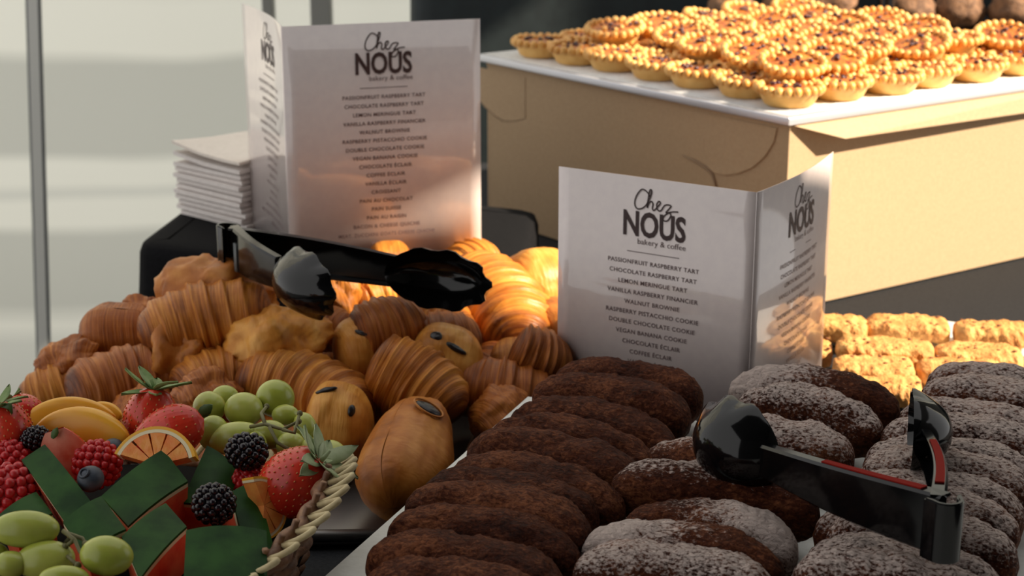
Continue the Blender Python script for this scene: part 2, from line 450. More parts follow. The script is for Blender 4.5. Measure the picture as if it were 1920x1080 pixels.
bd = empty('tart_board', bp(0, 0, BH)); tag(bd, 'pale foil-edged cake board lying on top of the cardboard box', 'board')
bm = bmesh.new(); prism_bm(bm, [bq(-.008, -.006), bq(BW+.01, -.006), bq(BW+.01, BL+.01), bq(-.008, BL+.01)], BH+.0005, BH+.0085, .0012)
for v in bm.verts: v.co -= bd.location
bmobj('board_panel', bm, M['board_edge'], bd)
bm = bmesh.new(); prism_bm(bm, [bq(-.003, -.001), bq(BW+.005, -.001), bq(BW+.005, BL+.005), bq(-.003, BL+.005)], BH+.0086, BH+.0094)
for v in bm.verts: v.co -= bd.location
bmobj('paper_liner', bm, M['board'], bd)
BZ = BH+.0095

# ---------------------------------------------------------------- tarts
M['shell'] = mat_noise('tart_shell', (.78, .44, .12), (.86, .54, .18), 90, .6, .3, .0008)
M['beads'] = mat_noise('tart_beads', (.66, .30, .06), (.86, .50, .15), 50, .4, .2, .0005)
M['fill'] = mat_noise('tart_filling', (.22, .04, .012), (.66, .22, .03), 170, .3, .6, .002)
M['seedberry'] = newmat('dark_berry', (.06, .015, .02), .35)
def make_tart(seed):
    r = random.Random(seed); R = .033
    root = empty('tart')
    n = 40; prof = [(0, .0), (.020, 0), (.0235, .002), (.0275, .010), (.0305, .0135), (.0300, .0150), (.0265, .0140), (0, .0135)]
    V = []; F = []
    for (rr, z) in prof:
        for j in range(n):
            a = 2*math.pi*j/n; V.append((rr*math.cos(a), rr*math.sin(a), z))
    for k in range(len(prof)-1):
        for j in range(n): F.append((k*n+j, k*n+(j+1) % n, (k+1)*n+(j+1) % n, (k+1)*n+j))
    meshobj('shell', V, F, M['shell'], root)
    P = []
    nb = 22
    for i in range(nb):
        a = 2*math.pi*i/nb; P.append(sphere_data((.0298*math.cos(a), .0298*math.sin(a), .0165+r.uniform(-.0006, .0006)), .0043+r.uniform(0, .0004), 8, 5, (1, 1, 1.1)))
    V, F = join(P); meshobj('beaded_rim', V, F, M['beads'], root)
    # bumpy filling: domed disc with lumps
    V = []; F = []; nr, na = 9, 36
    for i in range(nr+1):
        for j in range(na):
            q = i/nr; a = 2*math.pi*j/na; x = .0272*q*math.cos(a); y = .0272*q*math.sin(a)
            z = .0160+.003*(1-q*q)+.0022*noise.noise(Vector((x*260+seed, y*260, 1)))
            V.append((x, y, z))
    for i in range(nr):
        for j in range(na): F.append((i*na+j, (i+1)*na+j, (i+1)*na+(j+1) % na, i*na+(j+1) % na))
    meshobj('filling', V, F, M['fill'], root)
    P = []
    for i in range(12):
        a = r.uniform(0, 6.28); q = .017*math.sqrt(r.random())*(1 if i < 8 else 1.4)
        P.append(sphere_data((q*math.cos(a), q*math.sin(a), .0190+r.uniform(0, .001)), r.uniform(.0016, .003), 6, 4, (1.3, .8, .8)))
    V, F = join(P[:12 if seed % 2 else 7]); tag(meshobj('dark_crumbs', V, F, M['seedberry'], root), kind='stuff')
    P = []
    for i in range(6):
        a = r.uniform(0, 6.28); q = .021*math.sqrt(r.random())
        P.append(sphere_data((q*math.cos(a), q*math.sin(a), .0188), r.uniform(.0026, .0038), 7, 5))
    V, F = join(P); tag(meshobj('golden_pearls', V, F, M['beads'], root), kind='stuff')
    return root
protos = [make_tart(i) for i in range(4)]
used = [False]*4
def place_tart(u, v, z, tilt=(0, 0), label='', group=None):
    k = rnd.randrange(4)
    if not used[k]: o = protos[k]; used[k] = True
    else: o = copy_tree(protos[k])
    o.location = bp(u, v, z); o.rotation_mode = 'ZYX'; o.rotation_euler = (tilt[0], tilt[1], rnd.uniform(0, 6.28)); o.scale = (1.05,)*3
    tag(o, label, 'tart', group)
    return o
ORD0 = ['first', 'second', 'third', 'fourth', 'fifth', 'sixth', 'seventh', 'eighth', 'ninth', 'tenth', 'eleventh', 'twelfth', 'thirteenth']
ordn = ['nearest', 'second', 'third', 'fourth', 'fifth', 'sixth', 'seventh', 'eighth']
tr = random.Random(3)
NV, NU = 7, 7
for i in range(NV):
    for j in range(NU):
        u = .040+j*.0655+tr.uniform(-.004, .004); v = .040+i*.0645+tr.uniform(-.004, .004)
        if i == 0: lab = 'golden beaded tart on the sunlit board edge, %s from the near corner' % ('first' if j == 0 else ordn[j])
        elif j == 0: lab = 'golden beaded tart along the shaded board edge, %s from the near corner' % ordn[i]
        else: lab = 'golden beaded tart, %s row from the sunlit board edge, %s from the shaded edge' % (ORD0[i], ORD0[j])
        g = 'tarts packed in the middle of the board' if i and j else 'tarts along the board edges'
        place_tart(u, v, BZ+.0002, (0, 0), lab, g)
_n = {}
for (u, v) in [(.075, .075), (.14, .085), (.20, .10), (.27, .09), (.335, .10), (.40, .09), (.085, .145), (.15, .16), (.22, .165), (.29, .16), (.36, .165), (.10, .215), (.17, .225), (.24, .23), (.31, .235), (.38, .235), (.13, .29), (.20, .30), (.27, .30), (.34, .30), (.16, .365), (.23, .37), (.30, .37), (.37, .37), (.09, .36)]:
    rw = int((v-.06)/.07); _n[rw] = _n.get(rw, -1)+1
    place_tart(u+tr.uniform(-.006, .006), v+tr.uniform(-.006, .006), BZ+.0185, (tr.uniform(.05, .34), tr.uniform(-.18, .18)),
               'golden beaded tart on the upper layer, %s row from the sunlit edge, %s one' % (ORD0[rw], ORD0[_n[rw]]), 'tarts heaped on the first layer')

# darker pastries and a tool behind the tarts, at the top of the frame
M['brown'] = mat_noise('brown_crumb', (.10, .045, .02), (.26, .13, .06), 120, .7, .8, .003)
bd2 = draped('draped_stand', [(.30, 2.38), (1.3, 2.38), (1.3, 2.60), (.26, 2.60)], .001, .160, 'black draped stand behind the tart box holding brown buns', 'stand', .004, .01, 'cloth', 2)
def lump(name, c, r, sc, mat, seed, amp=.25, fr=40, nu=26, nv=16, parent=None):
    V, F = sphere_data((0, 0, 0), 1, nu, nv)
    out = []
    for v in V:
        d = 1+amp*noise.noise(Vector((v.x*fr*r+seed, v.y*fr*r, v.z*fr*r)))
        out.append(Vector((v.x*sc[0], v.y*sc[1], max(v.z, -.8)*sc[2]))*r*d)
    uv = [(math.atan2(v.y, v.x)/6.283+.5, v.z*.5+.5) for v in V]
    o = meshobj(name, out, F, mat, parent, uvs=uv); o.location = c; return o
for i in range(11):
    x = .315+i*.074+(.03 if i > 2 else 0)
    o = lump('brown_bun', (x, 2.45+tr.uniform(-.01, .01), .160+.026), .036, (1, 1, .8), M['brown'], i*3.1, .22, 60)
    tag(o, 'dark brown crusty bun behind the tarts, %s from the left' % ORD0[i], 'bun', 'brown buns behind the tarts')
# ---------------------------------------------------------------- menu cards
def text_mesh(body, size, offset=0, align='CENTER', space=1.0):
    cu = bpy.data.curves.new('t', 'FONT'); cu.body = body; cu.size = size; cu.align_x = align; cu.offset = offset; cu.space_character = space
    cu.resolution_u = 3
    ob = bpy.data.objects.new('t', cu); C.objects.link(ob)
    dg = bpy.context.evaluated_depsgraph_get(); me = bpy.data.meshes.new_from_object(ob.evaluated_get(dg))
    V = [v.co.copy() for v in me.vertices]; F = [tuple(p.vertices) for p in me.polygons]
    bpy.data.objects.remove(ob); bpy.data.curves.remove(cu); bpy.data.meshes.remove(me)
    return V, F
LINES = ['PASSIONFRUIT RASPBERRY TART', 'CHOCOLATE RASPBERRY TART', 'LEMON MERINGUE TART', 'VANILLA RASPBERRY FINANCIER', 'WALNUT BROWNIE',
         'RASPBERRY PISTACCHIO COOKIE', 'DOUBLE CHOCOLATE COOKIE', 'VEGAN BANANA COOKIE', 'CHOCOLATE ÉCLAIR', 'COFFEE ÉCLAIR', 'VANILLA ÉCLAIR',
         'CROISSANT', 'PAIN AU CHOCOLAT', 'PAIN SUISSE', 'PAIN AU RAISIN', 'BACON & CHEESE QUICHE', 'MEAT. ZUCCHINI GOATS CHEESE QUICHE', 'FRESH FRUIT']
def stroke2d(pts, w):
    """flat ribbon along smooth 2d points"""
    P = []
    n = len(pts)
    for i in range(n-1):
        p0 = Vector(pts[max(i-1, 0)]); p1 = Vector(pts[i]); p2 = Vector(pts[i+1]); p3 = Vector(pts[min(i+2, n-1)])
        for k in range(5):
            t = k/5; P.append(.5*((2*p1)+(-p0+p2)*t+(2*p0-5*p1+4*p2-p3)*t*t+(-p0+3*p1-3*p2+p3)*t**3))
    P.append(Vector(pts[-1]))
    V = []; F = []
    for i, p in enumerate(P):
        t = (P[min(i+1, len(P)-1)]-P[max(i-1, 0)])
        t = t.normalized() if t.length > 1e-9 else Vector((1, 0)); nn = Vector((-t.y, t.x))*w/2
        V += [Vector((p.x+nn.x, p.y+nn.y, 0)), Vector((p.x-nn.x, p.y-nn.y, 0))]
        if i: k = 2*i; F.append((k-2, k-1, k+1, k))
    return V, F
# unit: logo NOUS width 1.0, centred, baseline 0
CHEZ = [[(-.02+.02, .62), (-.06, .70), (-.16, .73), (-.26, .60), (-.29, .46), (-.24, .38), (-.14, .40), (-.06, .48), (0, .60), (.03, .72), (.00, .74), (-.03, .60), (-.05, .42), (-.02, .50), (.03, .54), (.06, .50), (.05, .42), (.08, .39), (.14, .45), (.20, .53), (.17, .56), (.13, .50), (.15, .41), (.21, .40), (.28, .50), (.36, .52), (.40, .50), (.34, .42), (.31, .38), (.38, .38), (.40, .33), (.34, .24), (.26, .24), (.28, .32), (.40, .40), (.54, .42)]]
def content(w, nlines, full=True):
    """list of (verts, faces, materialkey) in panel coords: x centred, y down from the top as negative"""
    out = []
    w = .1725; s = .0535     # NOUS width
    yN = -.0465
    V, F = text_mesh('NOUS', .355, .010, space=1.0)
    xs = [v.x for v in V]; k = 1.0/(max(xs)-min(xs)); ym = max(v.y for v in V)
    V = [Vector((v.x*k*s, v.y/ym*.37*s+yN, 0)) for v in V]; out.append((V, F, 'ink', 'logo_lettering'))
    for st in CHEZ:
        V, F = stroke2d(st, .026); V = [Vector((v.x*s*.84-.07*s, (v.y-.38)*s*.84+.40*s+yN, 0)) for v in V]; out.append((V, F, 'ink', 'script_lettering'))
    V, F = text_mesh('bakery & coffee', .120*s, .0, space=1.02); V = [Vector((v.x+.13*s, v.y+yN-.125*s, 0)) for v in V]; out.append((V, F, 'ink_thin', 'tagline_lettering'))
    out.append(([Vector((-.42*s, yN-.245*s, 0)), Vector((.42*s, yN-.245*s, 0)), Vector((.42*s, yN-.257*s, 0)), Vector((-.42*s, yN-.257*s, 0))], [(0, 1, 2, 3)], 'ink_thin', 'divider_line'))
    P = []
    for i, L in enumerate(LINES[:nlines]):
        V, F = text_mesh(L, w*.0285, .00006, space=1.10)
        if L.startswith('MEAT'): V = [Vector((v.x*.92, v.y, 0)) for v in V]
        P.append(([Vector((v.x, v.y+yN-.44*s-i*w*.0478, 0)) for v in V], F))
    V, F = join(P); out.append((V, F, 'ink_thin', 'menu_lettering'))
    return out
def card(name, A, Fd, B, z0, z1, label, curveA=0, curveB=0):
    """A left top-view point, Fd fold, B right end (2D); printed side faces the camera"""
    root = empty(name, (Fd[0], Fd[1], z0)); tag(root, label, 'menu card')
    H = z1-z0
    for side, (P, Q, cv) in (('L', (A, Fd, curveA)), ('R', (Fd, B, curveB))):
        P = Vector(P); Q = Vector(Q); w = (Q-P).length; d = (Q-P)/w; n = Vector((d.y, -d.x))   # n towards camera
        def f(s, h, off):
            t = s/w; bow = cv*math.sin(math.pi*t)
            p = P+d*s+n*(bow+off); return Vector((p.x-Fd[0], p.y-Fd[1], h))
        NX, NZ = 16, 2; V = []; F = []
        for lay, off in ((0, 0), (1, -.0006)):
            for j in range(NZ+1):
                for i in range(NX+1): V.append(f(w*i/NX, H*j/NZ, off))
        st = (NX+1)*(NZ+1)
        for j in range(NZ):
            for i in range(NX):
                a = j*(NX+1)+i; F.append((a, a+1, a+NX+2, a+NX+1)); b = a+st; F.append((b, b+NX+1, b+NX+2, b+1))
        for i in range(NX):
            F.append((i+1, i, i+st, i+1+st)); t_ = NZ*(NX+1)+i; F.append((t_, t_+1, t_+1+st, t_+st))
        for j in range(NZ):
            a = j*(NX+1); F.append((a, a+NX+1, a+NX+1+st, a+st)); a += NX; F.append((a+NX+1, a, a+st, a+NX+1+st))
        pan = meshobj('panel', V, F, M['menu'], root)
        for V, F, mk, nm in content(w, 18):
            meshobj(nm, [f(w/2+v.x, H+v.y, .0004) for v in V], F, M[mk], pan, smooth=False)
    return root
def top2(px, py, zt): p = PZ(px, py, zt); return (p.x, p.y)
card('menu_card', top2(1048, 312, .2176), top2(1420, 361, .2176), top2(1563, 284, .2176), .0005, .2176, 'white folded menu card standing behind the chocolate éclairs', .0, .006)
card('menu_card', top2(453, 6, .295), top2(528, 50, .295), top2(900, 35, .295), .0655, .295, 'white folded menu card standing at the back beside the napkins', -.006, 0)

# ---------------------------------------------------------------- napkins
N0 = Vector((-.356, 1.757)); na = Vector((.76, -.65)).normalized(); nb_ = Vector((.65, .76)).normalized()
def napkin(k, z, t, lab, grp, lift=0, mat='napkin', jit=.003, th=2):
    V = []; F = []; n = 12
    r = random.Random(k); ox, oy = r.uniform(-jit, jit), r.uniform(-jit, jit); rot = r.uniform(-.015, .015)
    a_len, b_len = .105, .15
    for lay in (0, 1):
        for j in range(n+1):
            for i in range(n+1):
                u = a_len*i/n; v = b_len*j/n
                q = N0+na*(u+ox+rot*v)+nb_*(v+oy-rot*u)
                edge = min(i, j, n-i, n-j)
                zz = z+(t if lay else 0)*(1 if edge > 0 else .8)+.0006*noise.noise(Vector((u*30, v*30, k)))*(0 if not lift else 1)
                c = max(0, 1-(u+v*.6)/.075); zz += lift*c*c+(lift*.25*(1-u/a_len) if lift else 0)
                V.append((q.x, q.y, zz))
    st = (n+1)**2
    for j in range(n):
        for i in range(n):
            a = j*(n+1)+i; F.append((a+st, a+1+st, a+n+2+st, a+n+1+st)); F.append((a, a+n+1, a+n+2, a+1))
    for i in range(n):
        F.append((i, i+1, i+1+st, i+st)); t_ = n*(n+1)+i; F.append((t_+1, t_, t_+st, t_+1+st))
        a = i*(n+1); F.append((a+n+1, a, a+st, a+n+1+st)); a += n; F.append((a, a+n+1, a+n+1+st, a+st))
    o = meshobj('paper_napkin', V, F, M[mat], smooth=False); tag(o, lab, 'napkin', grp)
z = .0655
for k in range(11):
    t = .0052
    up = k in (1,)
    lab = 'folded white paper napkin, %s from the bottom of the stack' % ORD0[k]
    if k == 0: lab = 'folded white paper napkin at the very bottom of the stack'
    if k == 10: lab = 'white paper napkin with a lifted corner, second from the stack top'
    napkin(k, z, t, lab, 'napkins stacked beside the rear menu', .005 if k == 10 else 0, 'napkin', .002 if k != 0 else .005)
    z += t+.0006
napkin(30, z+.004, .004, 'cream paper napkin with raised corner on top of the stack', 'napkins stacked beside the rear menu', .007, 'napkin2', .004)

# ---------------------------------------------------------------- éclair tray
TZ = .070
ta = PZ(606, 1080, TZ); tb = PZ(990, 741, TZ); td = Vector((tb.x-ta.x, tb.y-ta.y)).normalized(); tn = Vector((td.y, -td.x))
T0 = Vector((tb.x, tb.y)); TW, TL = .52, .50
def tq(a, b): p = T0+tn*a-td*b; return (p.x, p.y)     # a across to the right, b towards the camera
tray = empty('eclair_tray', (T0.x, T0.y, TZ-.012)); tag(tray, 'white paper-lined tray carrying all the éclairs', 'tray')
bm = bmesh.new(); prism_bm(bm, [tq(0.004, .004), tq(TW, .004), tq(TW, TL), tq(0.004, TL)], TZ-.012, TZ-.0012, .001)
for v in bm.verts: v.co -= tray.location
bmobj('tray_base', bm, newmat('tray_base', (.10, .10, .10), .5), tray)
V = []; F = []; nx, ny = 50, 50
for j in range(ny+1):
    for i in range(nx+1):
        q = tq((TW+.001)*i/nx, (TL+.001)*j/ny); e = 1 if 0 < i < nx and 0 < j < ny else 0
        V.append((q[0]-T0.x, q[1]-T0.y, .012-.0011+(.0009*(noise.noise(Vector((q[0]*45, q[1]*45, 2)))+.6) if e else 0)))
for j in range(ny):
    for i in range(nx): a = j*(nx+1)+i; F.append((a, a+nx+1, a+nx+2, a+1))
meshobj('parchment_paper', V, F, M['parch'], tray)
draped('draped_riser', [tq(.01, .012), tq(TW-.01, .012), tq(TW-.01, TL-.01), tq(.01, TL-.01)], .001, TZ-.0125, 'low black draped riser lifting the éclair tray', 'riser', .002, .006, 'cloth2', 12)

def eclair_mesh(seed, L=.135, Wd=.0405, Hh=.043):
    nt, na_ = 56, 30; V = []; F = []
    r = random.Random(seed); b1 = r.uniform(-.011, -.006); w1 = r.uniform(.9, 1.08); ph = r.uniform(0, 6)
    for i in range(nt+1):
        t = -1+2*i/nt; tt = math.copysign(1-(1-abs(t))**1.0, t)
        # round ends: superellipse
        rad = (1-abs(t)**3.2)**.42 if abs(t) < 1 else 0
        rad = max(rad, .02)
        rad *= 1+.05*math.sin(t*3.1+ph)
        x = L/2*t*(.99)
        for j in range(na_):
            a = 2*math.pi*j/na_; cy = math.cos(a); cz = math.sin(a)
            y = Wd/2*w1*rad*math.copysign(abs(cy)**.9, cy); zc = Hh*(.5+.5*math.copysign(abs(cz)**.85, cz)*(rad if cz > 0 else rad))
            if cz < 0: zc = Hh*.5*(1-abs(cz)**.7*rad*.98)
            p = Vector((x, y+b1*(t*t-.35), zc))
            d = .0020*noise.noise(Vector((p.x*55+seed*7, p.y*75, p.z*75)))+.0011*noise.noise(Vector((p.x*160+seed, p.y*260, p.z*260)))+.0006*noise.noise(Vector((p.x*400+seed, p.y*600, p.z*600)))
            nrm = Vector((0, cy, cz)); p += nrm*d*min(1, rad*1.5)*1.2
            if p.z < 0: p.z = 0
            V.append(p)
    for i in range(nt):
        for j in range(na_): F.append((i*na_+j, (i+1)*na_+j, (i+1)*na_+(j+1) % na_, i*na_+(j+1) % na_))
    F.append(tuple(range(na_))); F.append(tuple(nt*na_+j for j in range(na_))[::-1])
    return V, F
ec_cache = {}
def eclair(seed, p0, p1, z, mk, label, group, roll=0, pitch=0):
    """p0,p1 world 2D end points"""
    key = seed % 9
    V, F = eclair_mesh(key+1)
    k2 = (key, mk)
    if k2 not in ec_cache:
        o = meshobj('eclair', V, F, M[mk]); ec_cache[k2] = o.data
    else:
        o = bpy.data.objects.new('eclair', ec_cache[k2]); C.objects.link(o)
    d = Vector(p1)-Vector(p0); L = d.length; c = (Vector(p0)+Vector(p1))/2
    o.scale = (L/.135, 1, 1)
    o.rotation_euler = (roll, pitch, math.atan2(d.y, d.x)); o.location = (c.x, c.y, z)
    tag(o, label, 'éclair', group)
    return o
ORD = ['first', 'second', 'third', 'fourth', 'fifth', 'sixth', 'seventh', 'eighth', 'ninth', 'tenth', 'eleventh', 'twelfth']
# left column: ends by silhouette (left, right, y of the ends), mid-height of the choux
zc = TZ+.001; ZM = TZ+.019
left = [((1046, 722), (1322, 765)), ((1004, 757), (1297, 812)), ((966, 795), (1276, 858)), ((924, 830), (1236, 893)), ((888, 862), (1205, 930)),
        ((853, 900), (1178, 975)), ((797, 938), (1130, 990)), ((772, 966), (1117, 1040)), ((733, 1008), (1094, 1072)), ((697, 1060), (1062, 1125))]
def e2(px, py): p = PZ(px, py, ZM); return (p.x, p.y)
for i, (a, b) in enumerate(left):
    eclair(i, e2(*a), e2(*b), zc+(.0035 if i % 3 == 1 else 0), 'eclair', 'plain dark chocolate éclair, %s from the back of the left column' % ORD[i], 'plain éclairs in the left column', rnd.uniform(-.1, .05))
eclair(10, e2(690, 1108), e2(1050, 1175), zc, 'eclair', 'plain dark chocolate éclair nearest the camera in the left column', 'plain éclairs in the left column')
mid = [((1368, 738), (1692, 780), 'sug_left', 'sugar only on its left end'), ((1385, 785), (1660, 838), 'sug_full', 'thickly sugared'),
       ((1300, 828), (1606, 878), 'sug_full', 'sugared, behind the tongs'), ((1208, 878), (1530, 935), 'sug_back', 'left end beside the tongs'),
       ((1145, 938), (1542, 990), 'sug_back', 'its front side bare'), ((1170, 1000), (1502, 1050), 'sug_right', 'sugared on its right half'),
       ((1092, 1040), (1478, 1096), 'sug_left', 'sugared on its left end'), ((1075, 1085), (1462, 1130), 'sug_full', 'thickly sugared at the bottom edge')]
for i, (a, b, mk, tx) in enumerate(mid):
    eclair(i+20, e2(*a), e2(*b), zc+(.005 if i in (1, 4) else 0), mk, 'chocolate éclair, %s from the back of the middle column, %s' % (ORD[i], tx), 'sugared éclairs in the middle column')
right = []
y = 735; n = 0
for (xl, yl, xr) in [(1735, 728, 2065), (1722, 762, 2050), (1682, 800, 2015), (1650, 838, 1990), (1618, 875, 1965), (1612, 905, 1945), (1585, 940, 1925), (1548, 975, 1915), (1524, 1005, 1900), (1545, 1030, 1912), (1504, 1072, 1880), (1480, 1108, 1860)]:
    right.append(((xl, yl), (xr, yl+48)))
for i, (a, b) in enumerate(right):
    eclair(i+40, e2(*a), e2(*b), zc+(.003 if i % 2 else 0), 'sug_full', 'sugar-dusted chocolate éclair, %s from the back of the right column' % ORD[i], 'sugared éclairs in the right column')

# ---------------------------------------------------------------- cookies
M['cookie'] = mat_noise('golden_cookie', (.50, .20, .045), (.70, .37, .11), 70, .7, .9, .004)
M['cookie_in'] = newmat('cookie_speck', (.20, .07, .02), .7)
ctray = empty('cookie_tray', (.42, 1.42, .0)); tag(ctray, 'flat pale tray under the golden cookie bars beside the box', 'tray')
bm = bmesh.new(); prism_bm(bm, [(-.155, -.03), (.13, -.145), (.30, .0), (-.035, .165)], .0008, .008, .002)
bmobj('tray_base', bm, M['board'], ctray)
def cookie(px0, px1, py, z, seed, lab, dep=.040, h=.020):
    p0 = PZ(px0, py, z); p1 = PZ(px1, py+6, z); L = (p1-p0).length
    V = []; F = []; nt, na_ = 44, 28
    for i in range(nt+1):
        t = -1+2*i/nt; rad = max(.05, (1-abs(t)**6)**.35)
        for j in range(na_):
            a = 2*math.pi*j/na_; cy, cz = math.cos(a), math.sin(a)
            y_ = dep/2*rad*math.copysign(abs(cy)**.55, cy); z_ = h/2*rad*math.copysign(abs(cz)**.55, cz)
            p = Vector((L/2*t, y_, z_)); d = .0024*noise.noise(Vector((p.x*60+seed*5, p.y*70, p.z*70)))+.0024*noise.noise(Vector((p.x*190+seed, p.y*190, p.z*190)))
            V.append(p+Vector((0, cy, cz))*d)
    for i in range(nt):
        for j in range(na_): F.append((i*na_+j, (i+1)*na_+j, (i+1)*na_+(j+1) % na_, i*na_+(j+1) % na_))
    F.append(tuple(range(na_))); F.append(tuple(nt*na_+j for j in range(na_))[::-1])
    o = meshobj('cookie_bar', V, F, M['cookie']); o.location = (p0+p1)/2; o.rotation_euler = (.0, 0, math.atan2(p1.y-p0.y, p1.x-p0.x))
    P = []; r = random.Random(seed)
    for _ in range(9):
        P.append(sphere_data((r.uniform(-L*.42, L*.42), r.uniform(-dep*.4, dep*.35), h*.5+.0002), r.uniform(.0008, .0017), 6, 4, (1.4, 1, .6)))
    V, F = join(P); tag(meshobj('specks', V, F, M['cookie_in'], o), kind='stuff')
    tag(o, lab, 'cookie', 'golden cookie bars')
    return o
ck = [(1500, 1628, 612, .020, 'behind the front menu card, in the far row'), (1622, 1782, 614, .020, 'in the middle of the far row'), (1786, 1935, 624, .020, 'at the right end of the far row'),
      (1440, 1562, 658, .020, 'mostly hidden behind the front menu card'), (1566, 1752, 658, .026, 'second row, left of the gap'), (1750, 1918, 668, .024, 'second row, right of the gap'), (1922, 2060, 660, .02, 'cut by the right frame edge'),
      (1560, 1716, 694, .022, 'third row, beside the menu card'), (1716, 1880, 694, .020, 'third row, near the right éclairs'), (1610, 1730, 728, .016, 'nearest row, glowing behind the éclairs')]
for i, (a, b, y, z, tx) in enumerate(ck):
    cookie(a, b, y, z, i*3+1, 'golden crumbly cookie bar %s' % tx)

# ---------------------------------------------------------------- pastries
def frame_to(o, p0, p1, roll=0):
    """orient local X along p0->p1, local Z as far up as possible"""
    x = (p1-p0).normalized(); up = Vector((0, 0, 1)); y = up.cross(x).normalized(); z = x.cross(y)
    R = Matrix((x, y, z)).transposed().to_4x4()
    o.matrix_world = Matrix.Translation((p0+p1)/2) @ R @ Matrix.Rotation(roll, 4, 'X')
def croissant_data(L, R, bend, seed, nb=3.6, tipA=.22, tipB=.22):
    nt, na_ = 110, 30; V = []; F = []; UV = []
    r = random.Random(seed); ph = r.uniform(0, 6.28); rc = L/bend if abs(bend) > .01 else 1e6
    for i in range(nt+1):
        t = i/nt; s = t*2-1
        base = (max(0, 1-abs(s)**2.1))**.62
        tip = tipA if s < 0 else tipB
        base = tip*(1-(abs(s)**14)) + (1-tip)*base if abs(s) < 1 else .02
        base = max(base, .02)
        ang = bend*(t-.5)
        cx = rc*math.sin(ang); cy = rc*(1-math.cos(ang))-rc*(1-math.cos(bend/2))*.5
        for j in range(na_+1):
            a = 2*math.pi*j/na_-math.pi/2
            q = abs(s)*nb+.28*math.sin(a+ph)*(1 if s > 0 else -1)+.5
            fr_ = q % 1.0; ring = math.floor(q)
            saw = fr_**2.0 if fr_ < .93 else (1-fr_)/.07*(.93**2)
            rr = R*base*(1+.14*saw-.02*(ring % 2))
            rr *= 1+.05*noise.noise(Vector((t*9+seed, math.cos(a)*1.2, math.sin(a)*1.2)))
            rr += R*.0055*math.sin(t*150+26*noise.noise(Vector((t*3, seed, 0)))+3*math.sin(a*2+ph)+seed)*min(1, base*2)
            y = rr*math.cos(a); z = rr*math.sin(a)*.86
            nx_, ny_ = -math.sin(ang), math.cos(ang)
            V.append(Vector((cx+nx_*y, cy+ny_*y, z))); UV.append((t, j/na_))
    w = na_+1
    for i in range(nt):
        for j in range(na_): F.append((i*w+j, (i+1)*w+j, (i+1)*w+j+1, i*w+j+1))
    F.append(tuple(range(w))); F.append(tuple(nt*w+j for j in range(w))[::-1])
    return V, F, UV
def croissant(a, b, R, label, mat='croissant', bend=.9, seed=1, roll=0, group='croissants in the pastry pile', nb=3.6, tipA=.22, tipB=.22):
    """a,b = (px,py,z) of the two ends"""
    p0, p1 = PZ(*a), PZ(*b); L = (p1-p0).length
    V, F, UV = croissant_data(L*1.04, R, bend, seed, nb, tipA, tipB)
    o = meshobj('croissant', V, F, M[mat], uvs=UV); frame_to(o, p0, p1, roll)
    return tag(o, label, 'croissant', group)
def roll_data(L, R, seed, flat=.8):
    """rolled dough: rounded barrel with the lap of the last turn"""
    nt, na_ = 70, 44; V = []; F = []; UV = []
    for i in range(nt+1):
        t = i/nt; s = 2*t-1; base = max(.03, (1-abs(s)**3.0)**.5)*(1-.12*s)
        for j in range(na_+1):
            a = 2*math.pi*j/na_
            q3 = (a*3/(2*math.pi)+.55*t+.25*math.sin(seed+t*4)) % 1.0      # three laps of dough, each edge standing proud
            lap = .060*(q3**1.6 if q3 < .90 else (1-q3)/.10*.845)
            rr = R*base*(.96+lap)
            rr *= 1+.13*noise.noise(Vector((t*2.2+seed, math.cos(a), math.sin(a))))
            rr += R*.016*math.sin(a*17+5*noise.noise(Vector((t*2, seed, a*.3))))*min(1, base)
            V.append(Vector((L/2*s*.98, rr*math.cos(a+.6), rr*math.sin(a+.6)*flat))); UV.append((t, j/na_))
    w = na_+1
    for i in range(nt):
        for j in range(na_): F.append((i*w+j, (i+1)*w+j, (i+1)*w+j+1, i*w+j+1))
    F.append(tuple(range(w))); F.append(tuple(nt*w+j for j in range(w))[::-1])
    return V, F, UV
def roll(a, b, R, label, mat='roll', seed=1, rl=0, flat=.85, chocs=(), group='filled rolls in the pastry pile'):
    p0, p1 = PZ(*a), PZ(*b); L = (p1-p0).length
    V, F, UV = roll_data(L, R, seed, flat)
    o = meshobj('filled_roll', V, F, M[mat], uvs=UV); frame_to(o, p0, p1, rl)
    mi = o.matrix_world.inverted()
    for (px, py, sx, sy, ang) in chocs:
        # find the surface point under that pixel
        d = (mi.to_3x3() @ ray(px, py)).normalized(); og = mi @ CAM
        ok, loc, nr, _ = o.ray_cast(og, d)
        if not ok: continue
        n = nr.normalized(); xw = (mi.to_3x3() @ Vector((math.cos(ang), 0, math.sin(ang)))); x = (xw-n*xw.dot(n)).normalized(); y = n.cross(x)
        Q = Matrix((x, y, n)).transposed()
        rim = []; m = 26
        # raised lip of dough round the opening
        pts = [loc+x*(sx*1.12*math.cos(q))+y*(sy*1.25*math.sin(q))-n*(.0007) for q in [2*math.pi*k/m for k in range(m+1)]]
        if sx > .010 and sy > .004:
            Vt, Ft = tube_data(pts, [.0009]*(m+1), 6, False); meshobj('dough_lip', Vt, Ft, M[mat], o, uvs=[(0.3, .4)]*len(Vt))
        Vs, Fs = sphere_data((0, 0, 0), 1, 16, 10)
        Vs = [loc+Q @ Vector((v.x*sx, v.y*sy, v.z*.0022*(1+.5*noise.noise(v*3)))) for v in Vs]
        meshobj('chocolate_stick', Vs, Fs, M['chocolate'], o)
    return tag(o, label, 'pastry', group)
